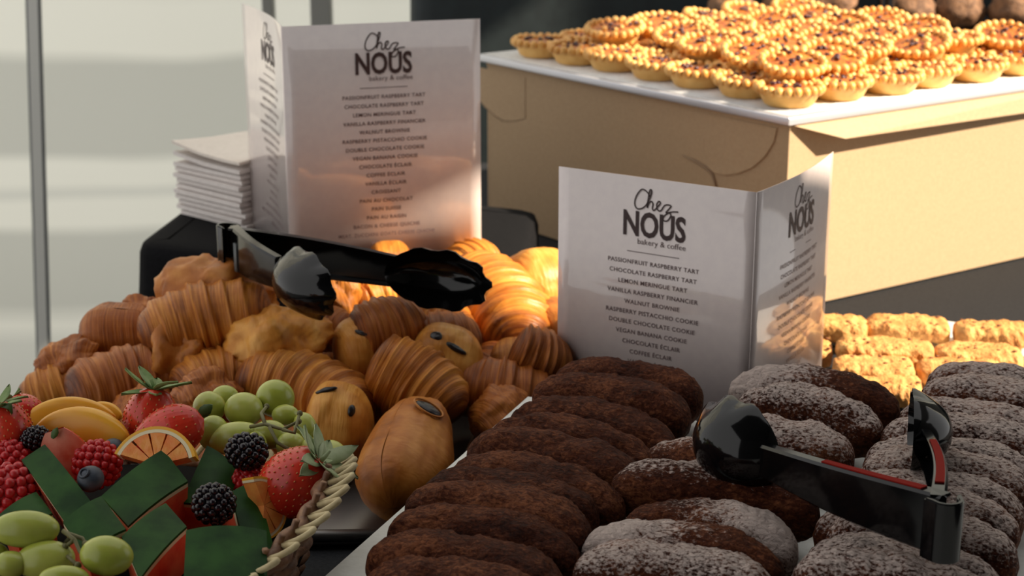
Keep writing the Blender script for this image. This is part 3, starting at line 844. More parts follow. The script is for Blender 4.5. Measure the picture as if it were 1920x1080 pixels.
def folded(a, b, R, label, mat='pale', seed=1, flat=.7, rl=0, amp=.35, group='folded pastries in the pile', name='folded_pastry'):
    p0, p1 = PZ(*a), PZ(*b); L = (p1-p0).length
    nu, nv = 60, 36; V = []; F = []; UV = []
    for i in range(nv+1):
        ph = math.pi*i/nv
        for j in range(nu+1):
            th = 2*math.pi*j/nu
            v = Vector((math.cos(ph), math.sin(ph)*math.cos(th), math.sin(ph)*math.sin(th)))
            n1 = noise.noise(v*1.6+Vector((seed*3.1, 0, 0))); rd = 1-abs(noise.noise(v*2.2+Vector((0, seed*1.7, 4))))*2
            d = 1+amp*n1+amp*.55*max(0, rd-.45)+.025*math.sin(22*(v.z+n1*.8+v.x*.4))
            V.append(Vector((v.x*L/2*d, v.y*R*d, v.z*R*flat*d))); UV.append((i/nv, j/nu))
    w = nu+1
    for i in range(nv):
        for j in range(nu): F.append((i*w+j, i*w+j+1, (i+1)*w+j+1, (i+1)*w+j))
    o = meshobj(name, V, F, M[mat], uvs=UV); frame_to(o, p0, p1, rl)
    return tag(o, label, 'pastry', group)

# tray of the pastries
pt_ = empty('pastry_tray', (-.10, 1.30, 0)); tag(pt_, 'dark metal tray under the croissant pile', 'tray')
bm = bmesh.new(); prism_bm(bm, [(-.30, -.225), (.045, -.215), (.10, .14), (-.10, .20), (-.27, .26)], .0008, .006, .002)
bmobj('tray_base', bm, M['steel'], pt_)
pts = [Vector(p) for p in ((-.30, -.225, .009), (.045, -.215, .009), (.10, .14, .009), (-.10, .20, .009), (-.27, .26, .009), (-.30, -.225, .009))]
Pp = []
for i in range(5): Pp.append(tube_data([pts[i], pts[i+1]], [.0045, .0045], 10))
V, F = join(Pp); meshobj('rolled_rim', V, F, M['steel'], pt_)

# rear and upper ones first
folded((285, 590, .082), (512, 548, .098), .044, 'big puffy golden pastry on top of the pile under the tongs hinge', 'roll', 3, .95, .2, .22)
croissant((262, 628, .080), (505, 575, .098), .033, 'thick ridged croissant in front of the topmost pastry', 'croissant', -.45, 4, .1, tipA=.35, tipB=.55)
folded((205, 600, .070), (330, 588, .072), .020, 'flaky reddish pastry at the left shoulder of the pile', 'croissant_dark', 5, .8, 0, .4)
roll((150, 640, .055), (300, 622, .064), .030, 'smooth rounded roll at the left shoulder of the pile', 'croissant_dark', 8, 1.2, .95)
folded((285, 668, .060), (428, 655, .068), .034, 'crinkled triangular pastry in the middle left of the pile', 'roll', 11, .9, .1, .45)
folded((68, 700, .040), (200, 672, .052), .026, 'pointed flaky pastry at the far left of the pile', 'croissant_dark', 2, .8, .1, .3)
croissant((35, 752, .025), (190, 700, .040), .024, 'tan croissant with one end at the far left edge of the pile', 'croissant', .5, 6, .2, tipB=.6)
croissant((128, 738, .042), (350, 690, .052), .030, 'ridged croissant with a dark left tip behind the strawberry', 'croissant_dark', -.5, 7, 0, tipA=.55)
croissant((325, 728, .050), (520, 700, .055), .028, 'orange-brown banded croissant behind the grapes', 'croissant', -.8, 12, .1, tipA=.4)
folded((430, 660, .072), (610, 632, .080), .036, 'pale folded pastry under the drooping tong tip', 'pale', 9, .8, .2, .25)
croissant((448, 708, .060), (690, 772, .050), .034, 'long curved croissant above the green grapes', 'croissant', -1.0, 15, -.2, tipA=.4)
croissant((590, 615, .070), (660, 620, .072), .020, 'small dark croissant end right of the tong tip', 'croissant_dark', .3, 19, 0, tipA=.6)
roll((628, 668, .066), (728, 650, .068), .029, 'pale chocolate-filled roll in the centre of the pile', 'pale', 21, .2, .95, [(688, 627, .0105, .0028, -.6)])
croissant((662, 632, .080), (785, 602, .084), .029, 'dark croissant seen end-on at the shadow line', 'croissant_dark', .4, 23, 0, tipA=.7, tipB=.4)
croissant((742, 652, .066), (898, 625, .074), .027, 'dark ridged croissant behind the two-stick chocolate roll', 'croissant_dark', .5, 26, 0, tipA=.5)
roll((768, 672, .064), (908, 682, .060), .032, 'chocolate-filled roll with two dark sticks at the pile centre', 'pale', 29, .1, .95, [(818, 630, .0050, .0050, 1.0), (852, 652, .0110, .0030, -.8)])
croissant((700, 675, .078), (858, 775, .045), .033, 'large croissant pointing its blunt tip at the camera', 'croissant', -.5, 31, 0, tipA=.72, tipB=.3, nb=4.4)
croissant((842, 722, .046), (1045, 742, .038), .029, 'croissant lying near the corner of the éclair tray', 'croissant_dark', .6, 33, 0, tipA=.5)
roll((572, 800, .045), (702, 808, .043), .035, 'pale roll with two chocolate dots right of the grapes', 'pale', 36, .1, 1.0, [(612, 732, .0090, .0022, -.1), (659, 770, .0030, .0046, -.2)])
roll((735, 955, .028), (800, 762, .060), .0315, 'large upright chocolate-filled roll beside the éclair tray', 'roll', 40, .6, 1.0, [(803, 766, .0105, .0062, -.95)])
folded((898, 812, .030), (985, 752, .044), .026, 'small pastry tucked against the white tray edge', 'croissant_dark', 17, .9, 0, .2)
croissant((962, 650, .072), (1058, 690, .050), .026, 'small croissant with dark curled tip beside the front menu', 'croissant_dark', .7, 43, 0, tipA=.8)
roll((915, 690, .040), (1055, 680, .045), .026, 'glowing orange roll half in shadow beside the front menu', 'croissant', 45, .3, .9)
croissant((872, 505, .080), (990, 645, .052), .037, 'large sunlit croissant behind the tong head', 'croissant', -.7, 48, 0, group='sunlit croissants', tipA=.5, tipB=.4, nb=4.4)
roll((952, 545, .065), (1075, 520, .066), .034, 'sunlit roll at the back, right of the tong head', 'pale', 50, .2, 1.0, [(1020, 568, .0075, .0035, .1)])
roll((1000, 630, .050), (1085, 605, .052), .030, 'sunlit roll partly hidden by the front menu', 'roll', 52, .2, 1.0)
folded((585, 565, .070), (668, 548, .074), .032, 'crinkled sunlit pastry under the black tong arm', 'croissant', 55, 1.0, .2, .4, group='sunlit pastries')
croissant((655, 560, .068), (770, 530, .066), .028, 'sunlit croissant just under the black tong arm', 'croissant', .4, 57, 0, group='sunlit croissants')
croissant((735, 590, .070), (880, 625, .062), .028, 'sunlit croissant below the tong head at the shadow line', 'croissant', -.6, 59, 0, group='sunlit croissants', tipA=.5)
roll((690, 497, .070), (775, 492, .070), .022, 'sunlit pastry rising just above the black tong arm', 'croissant', 61, .2, 1.0)
croissant((845, 505, .060), (915, 480, .060), .026, 'sunlit croissant peeking above the tong head', 'croissant', .3, 63, 0, group='sunlit croissants')
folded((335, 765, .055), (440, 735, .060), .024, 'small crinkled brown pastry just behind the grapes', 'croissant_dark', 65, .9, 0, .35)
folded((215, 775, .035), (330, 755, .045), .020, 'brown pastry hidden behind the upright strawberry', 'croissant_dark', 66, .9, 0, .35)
# lower layer that carries the heap
fl = [((-.30, 1.33, .028), (-.20, 1.30, .028)), ((-.31, 1.43, .030), (-.20, 1.40, .030)), ((-.17, 1.38, .030), (-.07, 1.42, .030)), ((-.17, 1.27, .030), (-.07, 1.26, .030)), ((-.12, 1.18, .026), (-.20, 1.22, .026)), ((-.04, 1.33, .030), (.01, 1.40, .030)), ((-.27, 1.23, .028), (-.18, 1.16, .026))]
for i, (a, b) in enumerate(fl):
    p0, p1 = Vector(a), Vector(b); V, F, UV = croissant_data((p1-p0).length*1.15, .026, .6, i+80)
    o = meshobj('croissant', V, F, M['croissant_dark'], uvs=UV); frame_to(o, p0, p1)
    tag(o, 'brown croissant buried under the pastry pile, %s' % ('behind the basket', 'below the topmost pastry', 'beneath the tongs', 'behind the green grapes', 'beside the upright roll', 'beside the front menu card', 'at the left front')[i], 'croissant', 'croissants buried in the pile')

# ---------------------------------------------------------------- tongs
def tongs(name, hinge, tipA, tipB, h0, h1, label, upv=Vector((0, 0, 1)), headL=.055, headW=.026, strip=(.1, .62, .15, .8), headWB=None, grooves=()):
    root = empty(name, hinge); tag(root, label, 'tongs')
    mid = ((tipA-hinge).normalized()+(tipB-hinge).normalized()).normalized()
    for which, tip, other in (('a', tipA, tipB), ('b', tipB, tipA)):
        ax = (tip-hinge); L = ax.length; x = ax.normalized(); w = (upv-x*upv.dot(x)).normalized(); n = w.cross(x)
        if n.dot(other-tip) < 0: n = -n
        La = L-headL*.80; off = .006
        def f(s, i, u): return x*s+n*(i+ -off*0)+w*u
        # channel-section arm: outer web + two flanges turned inward
        V = []; F = []; NS = 16
        for k in range(NS+1):
            t = k/NS; s = .004+(La-.004)*t; h = h0+(h1-h0)*(t**1.5); fl_ = .0085*(1-.25*t); bow = -.004*math.sin(math.pi*t)
            sec = [(fl_, h/2), (.0015, h/2), (0, h/2-.0015), (0, -h/2+.0015), (.0015, -h/2), (fl_, -h/2), (fl_, -h/2+.0018), (.002, -h/2+.0024), (.002, h/2-.0024), (fl_, h/2-.0018)]
            for (i_, u_) in sec: V.append(f(s, i_+bow, u_))
        m = 10
        for k in range(NS):
            for j in range(m): F.append((k*m+j, k*m+(j+1) % m, (k+1)*m+(j+1) % m, (k+1)*m+j))
        F.append(tuple(range(m))); F.append(tuple(NS*m+j for j in range(m))[::-1])
        bm = bmesh.new(); vs = [bm.verts.new(v) for v in V]
        for q in F: bm.faces.new([vs[i] for i in q])
        bmesh.ops.recalc_face_normals(bm, faces=bm.faces)
        arm = bmobj('arm', bm, M['plastic'], root, True, 35)
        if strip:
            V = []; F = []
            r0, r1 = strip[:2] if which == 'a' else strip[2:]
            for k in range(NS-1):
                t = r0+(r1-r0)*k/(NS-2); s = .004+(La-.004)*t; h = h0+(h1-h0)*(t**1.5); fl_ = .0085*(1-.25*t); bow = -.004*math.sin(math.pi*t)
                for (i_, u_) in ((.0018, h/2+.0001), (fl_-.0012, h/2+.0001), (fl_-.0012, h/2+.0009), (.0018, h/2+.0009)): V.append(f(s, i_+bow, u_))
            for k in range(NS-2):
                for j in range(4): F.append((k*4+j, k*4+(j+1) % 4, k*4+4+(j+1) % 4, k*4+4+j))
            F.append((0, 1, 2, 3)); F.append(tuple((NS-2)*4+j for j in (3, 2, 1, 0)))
            o = meshobj('red_reflection', V, F, M['red_refl'], arm, False); o['label'] = 'painted dark red reflection along the arm edge'  # raised strip standing in for a red reflection
        if grooves and which == grooves[0]:
            for g in range(3):
                t = grooves[1]+g*.022; s = La*t; h = h0+(h1-h0)*(t**1.5); bow = -.004*math.sin(math.pi*t)
                Vg, Fg = tube_data([f(s, bow-.0002, h*.22), f(s, bow-.0002, -h*.46)], [.0009, .0009], 6)
                meshobj('grip_groove', Vg, Fg, M['gasket'], arm)
        # scalloped spoon head, bulging outwards
        NR, NA = 10, 40; V = []; F = []; c = La+headL*.42; hw = headWB if (which == 'b' and headWB) else headW
        for lay in (0, 1):
            for i in range(NR+1):
                q = i/NR
                for j in range(NA):
                    a = 2*math.pi*j/NA; ca, sa = math.cos(a), math.sin(a)
                    sc = 1.0
                    if q > .8 and ca > -.5: sc = 1+.045*(1 if j % 4 < 2 else -1)*(q-.8)/.2
                    ss = c+headL*.5*q*ca*sc; uu = hw*q*sa*sc*(1-.12*ca*0)
                    dep = -.019*(1-q**2.4)+.0045*(q**6)
                    dep += .005
                    V.append(f(ss, dep+(.0016 if lay else 0), uu))
        st = (NR+1)*NA
        for i in range(NR):
            for j in range(NA):
                a = i*NA+j; b = i*NA+(j+1) % NA; F.append((a, b, b+NA, a+NA)); F.append((a+st, a+NA+st, b+NA+st, b+st))
        for j in range(NA):
            a = NR*NA+j; b = NR*NA+(j+1) % NA; F.append((a, b, b+st, a+st))
        bm = bmesh.new(); vs = [bm.verts.new(v) for v in V]
        for q in F: bm.faces.new([vs[i] for i in q])
        bmesh.ops.remove_doubles(bm, verts=bm.verts, dist=1e-6); bmesh.ops.recalc_face_normals(bm, faces=bm.faces)
        bmobj('scalloped_head', bm, M['plastic'], root, True, 50)
    # hinge: bent strip joining both arms round the back
    xa = (tipA-hinge).normalized(); xb = (tipB-hinge).normalized(); V = []; F = []
    w = upv.normalized(); NS = 14; back = -mid; side = (xa-xb).normalized()
    R0 = .0075
    pts = []
    for k in range(NS+1):
        a = math.pi*(k/NS)-math.pi/2
        pts.append((back*math.cos(a)*R0*1.0+side*(-math.sin(a))*R0))
    # run from arm a side to arm b side, extended a little along the arms
    pts = [pts[0]+xa*.006]+pts+[pts[-1]+xb*.006]
    cen = mid*.004
    for p in pts:
        o_ = (p-cen).normalized()
        for (e, u) in ((.0012, h0/2), (.0012, -h0/2), (-.0018, -h0/2), (-.0018, h0/2)): V.append(p+o_*e+w*u)
    for k in range(len(pts)-1):
        for j in range(4): F.append((k*4+j, k*4+(j+1) % 4, k*4+4+(j+1) % 4, k*4+4+j))
    F.append((0, 1, 2, 3)); F.append(tuple((len(pts)-1)*4+j for j in (3, 2, 1, 0)))
    bm = bmesh.new(); vs = [bm.verts.new(v) for v in V]
    for q in F: bm.faces.new([vs[i] for i in q])
    bmesh.ops.recalc_face_normals(bm, faces=bm.faces); bmesh.ops.bevel(bm, geom=[e for e in bm.edges if e.calc_face_angle(0) > 1.2], offset=.0008, segments=2, affect='EDGES')
    bmobj('spring_bend', bm, M['plastic'], root, True, 40)
    return root
h = PY(1772, 992, .812)
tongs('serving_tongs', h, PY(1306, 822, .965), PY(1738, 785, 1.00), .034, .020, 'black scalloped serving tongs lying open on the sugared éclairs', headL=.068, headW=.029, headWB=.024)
h = PY(427, 461, 1.36)
tongs('serving_tongs', h, PY(902, 528, 1.30), PY(592, 556, 1.225), .036, .026, 'black scalloped serving tongs lying open on the croissant pile', headL=.088, headW=.025, strip=None, headWB=.026, grooves=('b', .22))

tongs('serving_tongs', PY(1663, 14, 2.36), PY(1640, -30, 2.52), PY(1700, -30, 2.52), .030, .018, 'black tongs among the brown buns at the top edge', headL=.05, headW=.015, strip=None)

# ---------------------------------------------------------------- fruit basket
BCx, BCy, BR, BRZ = -.243, .925, .135, .112
def rimf(a):
    c, s_ = math.cos(a), math.sin(a)
    h = (.090+.034*max(0, c)**2) if s_ < 0 else (.080+.044*abs(c)**6)
    return (h if c > 0 or s_ < 0 else .085)/.112
M['wicker'] = mat_noise('brown_wicker', (.13, .055, .025), (.27, .13, .06), 120, .55, .4, .001)
M['wicker2'] = mat_noise('pale_wicker', (.46, .36, .19), (.60, .50, .28), 120, .55, .3, .001)
bk = empty('wicker_basket', (BCx, BCy, .0005)); tag(bk, 'round brown wicker basket holding the fruit in the left foreground', 'basket')
P = []
NSt = 60
for k in range(9):      # horizontal weave, rows wave in and out of the stakes
    z = .004+k*.0125; rr = .095+(BR-.095)*(z/BRZ)**1.1
    pts = []; n = NSt*4
    for i in range(n+1):
        a = 2*math.pi*i/n; w = .0022*math.sin(a*NSt/2+(math.pi if k % 2 else 0)); pts.append(Vector(((rr+w)*math.cos(a), (rr+w)*math.sin(a), z*rimf(a))))
    P.append(tube_data(pts, [.0042]*len(pts), 6, False))
V, F = join(P); o = meshobj('woven_wall', V, F, M['wicker'], bk); o['kind'] = 'stuff'
for i in range(NSt):
    a = 2*math.pi*i/NSt; pts = []
    for k in range(6):
        z = BRZ*k/5; rr = .095+(BR-.095)*(z/BRZ)**1.1; pts.append(Vector((rr*math.cos(a), rr*math.sin(a), z*rimf(a))))
    V, F = tube_data(pts, [.0022]*6, 5); meshobj('stake', V, F, M['wicker'], bk)
# looped rim: every second stake bends over in a slanting loop
for i in range(0, NSt):
    a = 2*math.pi*i/NSt; pts = []
    for k in range(9):
        t = k/8; aa = a+t*.10; rr = BR+.0005+.015*math.sin(math.pi*t)**.8; z = (BRZ-.006)*rimf(aa)+.008*math.sin(math.pi*t)
        pts.append(Vector((rr*math.cos(aa), rr*math.sin(aa), z)))
    V, F = tube_data(pts, [.0019]*9, 6)
    meshobj('rim_loop', V, F, M['wicker2'], bk)
bm = bmesh.new(); bmesh.ops.create_cone(bm, cap_ends=True, segments=40, radius1=.088, radius2=.122, depth=.075)
for v in bm.verts: v.co.z += .040
bmobj('dark_liner', bm, newmat('liner', (.006, .005, .005), .9, **{'Specular_IOR_Level': .05}), bk)

# fruit materials
def subs(m, w=.2, r=(.01, .004, .002), sc=.5):
    b = m.node_tree.nodes['Principled BSDF']; b.inputs['Subsurface Weight'].default_value = w; b.inputs['Subsurface Radius'].default_value = r; b.inputs['Subsurface Scale'].default_value = sc
    return m
M['grape'] = subs(mat_noise('green_grape', (.33, .37, .05), (.48, .50, .12), 30, .25, .05, .0003), .35, (.6, 1, .2), .006)
M['straw'] = subs(mat_noise('strawberry_red', (.50, .022, .012), (.66, .05, .02), 60, .25, .1, .0005), .15, (1, .2, .1), .003)
M['straw_cut'] = mat_noise('strawberry_flesh', (.62, .10, .05), (.80, .36, .25), 40, .35, .2, .0005)
M['seed'] = newmat('pale_seed', (.62, .26, .08), .5)
M['calyx'] = mat_noise('calyx_green', (.10, .19, .04), (.24, .32, .12), 80, .6, .3, .0006)
M['calyx_pale'] = mat_noise('calyx_pale', (.28, .36, .17), (.42, .48, .28), 80, .6, .3, .0006)
M['rasp'] = subs(newmat('raspberry', (.50, .018, .022), .32), .15, (1, .2, .1), .003)
M['blackb'] = newmat('blackberry', (.010, .006, .010), .16)
M['blueb'] = mat_noise('blueberry', (.012, .016, .028), (.05, .065, .09), 60, .5, .1)
M['mango'] = subs(mat_noise('mango_flesh', (.78, .36, .02), (.86, .46, .04), 20, .32, .1, .0008), .2, (1, .5, .1), .004)
M['orange'] = mat_noise('orange_flesh', (.80, .20, .04), (.85, .36, .08), 90, .3, .4, .001)
M['peel'] = newmat('orange_peel', (.84, .42, .03), .4)
M['pith'] = newmat('pith', (.80, .70, .46), .5)
M['rind'] = mat_noise('melon_rind', (.006, .034, .005), (.022, .078, .012), 45, .5, .08, .0004)
M['rind'].node_tree.nodes['Principled BSDF'].inputs['Specular IOR Level'].default_value = .12
M['melon_pith'] = newmat('melon_pith', (.70, .66, .42), .4)
M['melon'] = subs(mat_noise('melon_flesh', (.66, .07, .035), (.78, .16, .07), 80, .3, .3, .0006), .2, (1, .2, .1), .004)
M['stalk'] = newmat('grape_stalk', (.13, .12, .04), .6)
M['leaf'] = mat_noise('mint_leaf', (.04, .11, .025), (.09, .18, .05), 90, .45, .4, .0006)

def drupe(name, c, R, mat, label, cat, seed=0, sc=(1, 1, 1.1), dr=.2, n=None, Q=None, group=None):
    P = [sphere_data((0, 0, 0), R*.84, 14, 9, sc)]; n = n or 62; r = random.Random(seed)
    for i in range(n):
        z = 1-2*(i+.5)/n; a = i*2.39996+seed; q = math.sqrt(1-z*z)
        p = Vector((q*math.cos(a)*sc[0], q*math.sin(a)*sc[1], z*sc[2]))*R*.84
        P.append(sphere_data(p, R*dr*r.uniform(.92, 1.08), 9, 6))
    V, F = join(P); o = meshobj(name, V, F, M[mat]); o.location = c
    o.rotation_euler = Q or (r.uniform(-.5, .5), r.uniform(-.5, .5), r.uniform(0, 6))
    return tag(o, label, cat, group)
def leaf_data(base, direction, L, wd, curl=.3, up=Vector((0, 0, 1)), serr=0):
    x = direction.normalized(); s = x.cross(up).normalized(); w = s.cross(x); V = []; F = []; n = 8
    for lay in (0, 1):
        for i in range(n+1):
            t = i/n; ww = wd*math.sin(math.pi*min(1, t*.93+.07))**.8*(1+(serr*(i % 2)))
            c = base+x*(L*t)+w*(L*curl*(t*t))-w*(.0005*lay)
            V += [c-s*ww+w*wd*.25, c-w*wd*.05, c+s*ww+w*wd*.25]
    st = (n+1)*3
    for i in range(n):
        for j in (0, 1):
            a = i*3+j; F.append((a, a+1, a+4, a+3)); F.append((a+st, a+3+st, a+4+st, a+1+st))
        a = i*3; F.append((a, a+3, a+3+st, a+st)); a += 2; F.append((a+3, a, a+st, a+3+st))
    return V, F
def strawberry(c, R, L, axis, label, seed=0, calyx='calyx', group='strawberries in the basket', leafk=8, spread=.4, leafL=.8):
    """axis: world vector from tip to calyx"""
    r = random.Random(seed); V = []; F = []; nt, na_ = 26, 28; UV = []
    prof = lambda t: R*(math.sin(math.pi*min(1, (t**.80)*.90+.0)))**.62*(1.0) if 0 < t < 1 else 0
    sp = []
    for i in range(nt+1):
        t = i/nt; rr = prof(t) if t < 1 else .3*R
        rr = max(rr, .0004)
        for j in range(na_):
            a = 2*math.pi*j/na_; q = rr*(1+.05*noise.noise(Vector((math.cos(a), math.sin(a), t*2+seed)))); V.append(Vector((q*math.cos(a), q*math.sin(a), L*(t-.5))))
    for i in range(nt):
        for j in range(na_): F.append((i*na_+j, i*na_+(j+1) % na_, (i+1)*na_+(j+1) % na_, (i+1)*na_+j))
    F.append(tuple(range(na_))[::-1]); F.append(tuple(nt*na_+j for j in range(na_)))
    o = meshobj('strawberry', V, F, M['straw']); o.location = c; o.rotation_mode = 'QUATERNION'; o.rotation_quaternion = Vector(axis).to_track_quat('Z', 'Y')
    P = []; k = 0
    for i in range(11):
        t = .08+.80*i/10; rr = prof(t); m = max(4, int(2*math.pi*rr/.0052))
        for j in range(m):
            a = 2*math.pi*(j+.5*(i % 2))/m; P.append(sphere_data((rr*1.005*math.cos(a), rr*1.005*math.sin(a), L*(t-.5)), .00058, 5, 4, (.8, .8, 1.4)))
    V, F = join(P); tag(meshobj('seeds', V, F, M['seed'], o), kind='stuff')
    if calyx:
        P = []
        for k in range(leafk):
            a = 2*math.pi*k/leafk+r.uniform(-.2, .2); d = Vector((math.cos(a), math.sin(a), r.uniform(-.1, spread)))
            P.append(leaf_data(Vector((0, 0, L*.47)), d, R*leafL*r.uniform(.85, 1.2), R*.24, r.uniform(-.3, .35)))
        P.append(tube_data([Vector((0, 0, L*.46)), Vector((.001, 0, L*.56)), Vector((.003, .001, L*.66))], [.0016, .0013, .0012], 6))
        V, F = join(P); meshobj('calyx', V, F, M[calyx], o)
    return tag(o, label, 'strawberry', group)
def wedge(quad, label, thick=.030, bulge=.002):
    """quad: 4 (px,py,Y) of the rind face, clockwise from upper left"""
    P = [PY(*q) for q in quad]; c = sum(P, Vector())/4; n = (P[1]-P[0]).cross(P[3]-P[0]).normalized()
    if n.dot(c-CAM) < 0: n = -n     # into the wedge, away from camera
    root = empty('watermelon_piece', c); tag(root, label, 'watermelon', 'watermelon pieces in the basket')
    def layer(name, t0, t1, mat, sh0=1, sh1=1, b=0):
        N = 6; V = []; F = []
        for (t, sh, lay) in ((t0, sh0, 0), (t1, sh1, 1)):
            for j in range(N+1):
                for i in range(N+1):
                    u, v = i/N, j/N; p = P[0]*(1-u)*(1-v)+P[1]*u*(1-v)+P[2]*u*v+P[3]*(1-u)*v
                    p = c+(p-c)*sh; bb = b*(1-(2*u-1)**2)*(1 if lay == 0 else .9)
                    V.append(p-c+n*(t-bb))
        w = N+1; st = w*w
        for j in range(N):
            for i in range(N):
                a = j*w+i; F.append((a, a+w, a+w+1, a+1)); F.append((a+st, a+1+st, a+w+1+st, a+w+st))
        for i in range(N):
            F.append((i, i+1, i+1+st, i+st)); a = N*w+i; F.append((a+1, a, a+st, a+1+st))
            a = i*w; F.append((a+w, a, a+st, a+w+st)); a += N; F.append((a, a+w, a+w+st, a+st))
        bm = bmesh.new(); vs = [bm.verts.new(v) for v in V]
        for q in F: bm.faces.new([vs[i] for i in q])
        bmesh.ops.recalc_face_normals(bm, faces=bm.faces)
        bmobj(name, bm, mat, root, True, 40)
    layer('rind', 0, .0016, M['rind'], 1, 1, bulge)
    layer('pale_rind', .0016, .0042, M['melon_pith'], 1, .995, bulge)
    layer('flesh', .0042, thick, M['melon'], .995, .90, bulge)
    return root
wedge([(84, 833, .955), (170, 940, .905), (120, 976, .89), (40, 862, .945)], 'watermelon piece standing on edge at the left, rind slanting down to the right')
wedge([(190, 930, .91), (306, 842, .955), (352, 902, .935), (240, 986, .885)], 'largest slanted watermelon piece in the middle, rind rising to the right')
wedge([(118, 978, .875), (190, 930, .895), (236, 992, .87), (162, 1040, .85)], 'small watermelon piece low in front between two slanted ones')
wedge([(228, 1006, .865), (311, 943, .895), (350, 987, .875), (262, 1085, .83)], 'watermelon piece leaning beside the upright squared one')
wedge([(-5, 968, .90), (68, 922, .92), (98, 962, .90), (30, 1010, .88)], 'watermelon piece behind the front left grapes')
wedge([(388, 835, .985), (452, 884, .975), (418, 960, .93), (340, 942, .935)], 'watermelon piece with pale flesh edge behind the lower blackberry', .034)
wedge([(434, 922, .935), (481, 905, .95), (519, 1046, .89), (470, 1075, .875)], 'narrow tall watermelon piece in front of the orange slice')
wedge([(349, 994, .855), (500, 995, .862), (501, 1092, .825), (344, 1092, .82)], 'squared watermelon piece facing the camera at the bottom edge', .035, .004)

# grapes
def grape_bunch(items, stalks, label):
    c0 = sum((PY(*i[:3]) for i in items), Vector())/len(items)
    root = empty('grape_bunch', c0); tag(root, label, 'grapes')
    for (px, py, Y, rx, ry, ang) in items:
        p = PY(px, py, Y); s = Y*1.06/FPX
        V, F = sphere_data((0, 0, 0), 1, 28, 18)
        x = RT*math.cos(ang)+UP*math.sin(ang); y = -RT*math.sin(ang)+UP*math.cos(ang)
        V = [p-c0+x*(v.x*rx*s)+y*(v.z*ry*s)+FW*(v.y*min(rx, ry)*s) for v in V]
        meshobj('grape', V, F, M['grape'], root)
    for st in stalks:
        pts = [PY(*q)-c0 for q in st]; n = len(pts)
        V, F = tube_data(pts, [.0013-.0004*i/n for i in range(n)], 6)
        k = len(V); extra = [sphere_data(pts[-1], .0020, 7, 5)]
        V, F = join([(V, F)]+extra); meshobj('stalk', V, F, M['stalk'], root)
    return root
grape_bunch([(392, 764, 1.035, 31, 31, 0), (422, 746, 1.06, 27, 24, 0), (457, 768, 1.03, 37, 33, 0), (516, 747, 1.045, 37, 36, 0), (535, 778, 1.03, 26, 20, 0), (443, 822, 1.0, 55, 32, .1), (400, 812, 1.005, 30, 34, 0),
             (505, 815, 1.0, 35, 28, 0), (572, 800, 1.02, 22, 28, .3), (590, 858, .985, 26, 40, .35), (620, 858, .99, 33, 34, .3), (545, 835, .99, 28, 26, 0), (480, 838, .985, 22, 30, 0)],
            [[(470, 800, .995), (497, 795, .985), (530, 805, .98), (560, 790, .985)], [(497, 795, .985), (490, 775, 1.0), (500, 762, 1.02)], [(505, 800, .982), (520, 830, .975), (555, 850, .97)], [(530, 805, .98), (552, 812, .975), (562, 775, .99)]],
            'bunch of green grapes at the back right of the basket')
grape_bunch([(48, 992, .835, 66, 36, 0), (200, 1042, .815, 52, 39, -.1), (85, 1050, .825, 58, 38, .1), (20, 1058, .82, 34, 26, 0), (-15, 1045, .83, 34, 30, 0), (120, 1085, .80, 50, 26, 0)],
            [[(118, 995, .83), (140, 1012, .825), (150, 1035, .82), (158, 1045, .815)], [(140, 1012, .825), (122, 1025, .825)], [(125, 1000, .83), (155, 1010, .83), (160, 1020, .825)], [(130, 1010, .828), (110, 1030, .83), (146, 1060, .81)]],
            'green grapes at the front left corner of the basket')
# strawberries
strawberry(PY(283, 782, 1.01), .0175, .036, Vector((.15, .2, 1)), 'whole strawberry with green leaves standing behind the mango', 1, 'calyx', spread=.9, leafL=1.2)
strawberry(PY(552, 905, .945), .0205, .046, Vector((.60, -.1, .55)), 'whole strawberry at the right rim with a large pale calyx', 2, 'calyx_pale', leafk=10, spread=.5, leafL=1.15)
strawberry(PY(15, 805, .985), .0150, .034, Vector((-.25, .1, .9)), 'whole strawberry at the left frame edge', 3, 'calyx', leafL=1.1)
strawberry(PY(48, 775, 1.03), .0120, .026, Vector((-.5, .2, .4)), 'small strawberry behind the one at the left edge', 4, 'calyx')
def halfberry(quadc, R, L, ax, label, seed, mat='straw_cut'):
    """strawberry slice: half berry with flat cut face"""
    c = PY(*quadc); V = []; F = []; nt, na_ = 20, 16
    for i in range(nt+1):
        t = i/nt; rr = max(.0003, R*(math.sin(math.pi*min(1, t**.8*.93)))**.62)
        for j in range(na_+1):
            a = math.pi*j/na_; V.append(Vector((rr*math.cos(a), rr*math.sin(a)*.7, L*(t-.5))))
    w = na_+1; fm = []
    for i in range(nt):
        for j in range(na_): F.append((i*w+j, i*w+j+1, (i+1)*w+j+1, (i+1)*w+j)); fm.append(0)
        F.append((i*w, (i+1)*w, (i+1)*w+na_, i*w+na_)); fm.append(1)
    o = meshobj('strawberry_half', V, F, None, mats=[M['straw'], M[mat]], fm=fm, smooth=False); o.location = c
    z, y = ax; z = Vector(z).normalized(); y = Vector(y); y = (y-z*y.dot(z)).normalized(); x = y.cross(z)
    o.rotation_euler = Matrix((x, y, z)).transposed().to_euler()
    P = []
    for i in range(8):
        t = .1+.78*i/7; rr = R*(math.sin(math.pi*min(1, t**.8*.93)))**.62; m = max(3, int(math.pi*rr/.0052))
        for j in range(m):
            a = math.pi*(j+.5)/m; P.append(sphere_data((rr*math.cos(a), rr*math.sin(a)*.7, L*(t-.5)), .0006, 5, 4))
    V, F = join(P); tag(meshobj('seeds', V, F, M['seed'], o), kind='stuff')
    return tag(o, label, 'strawberry', 'cut strawberries in the basket')
halfberry((318, 812, .985), .017, .046, ((-.9, -.1, -.35), (0, -.8, .5)), 'cut strawberry piece lying under the whole strawberry', 1)
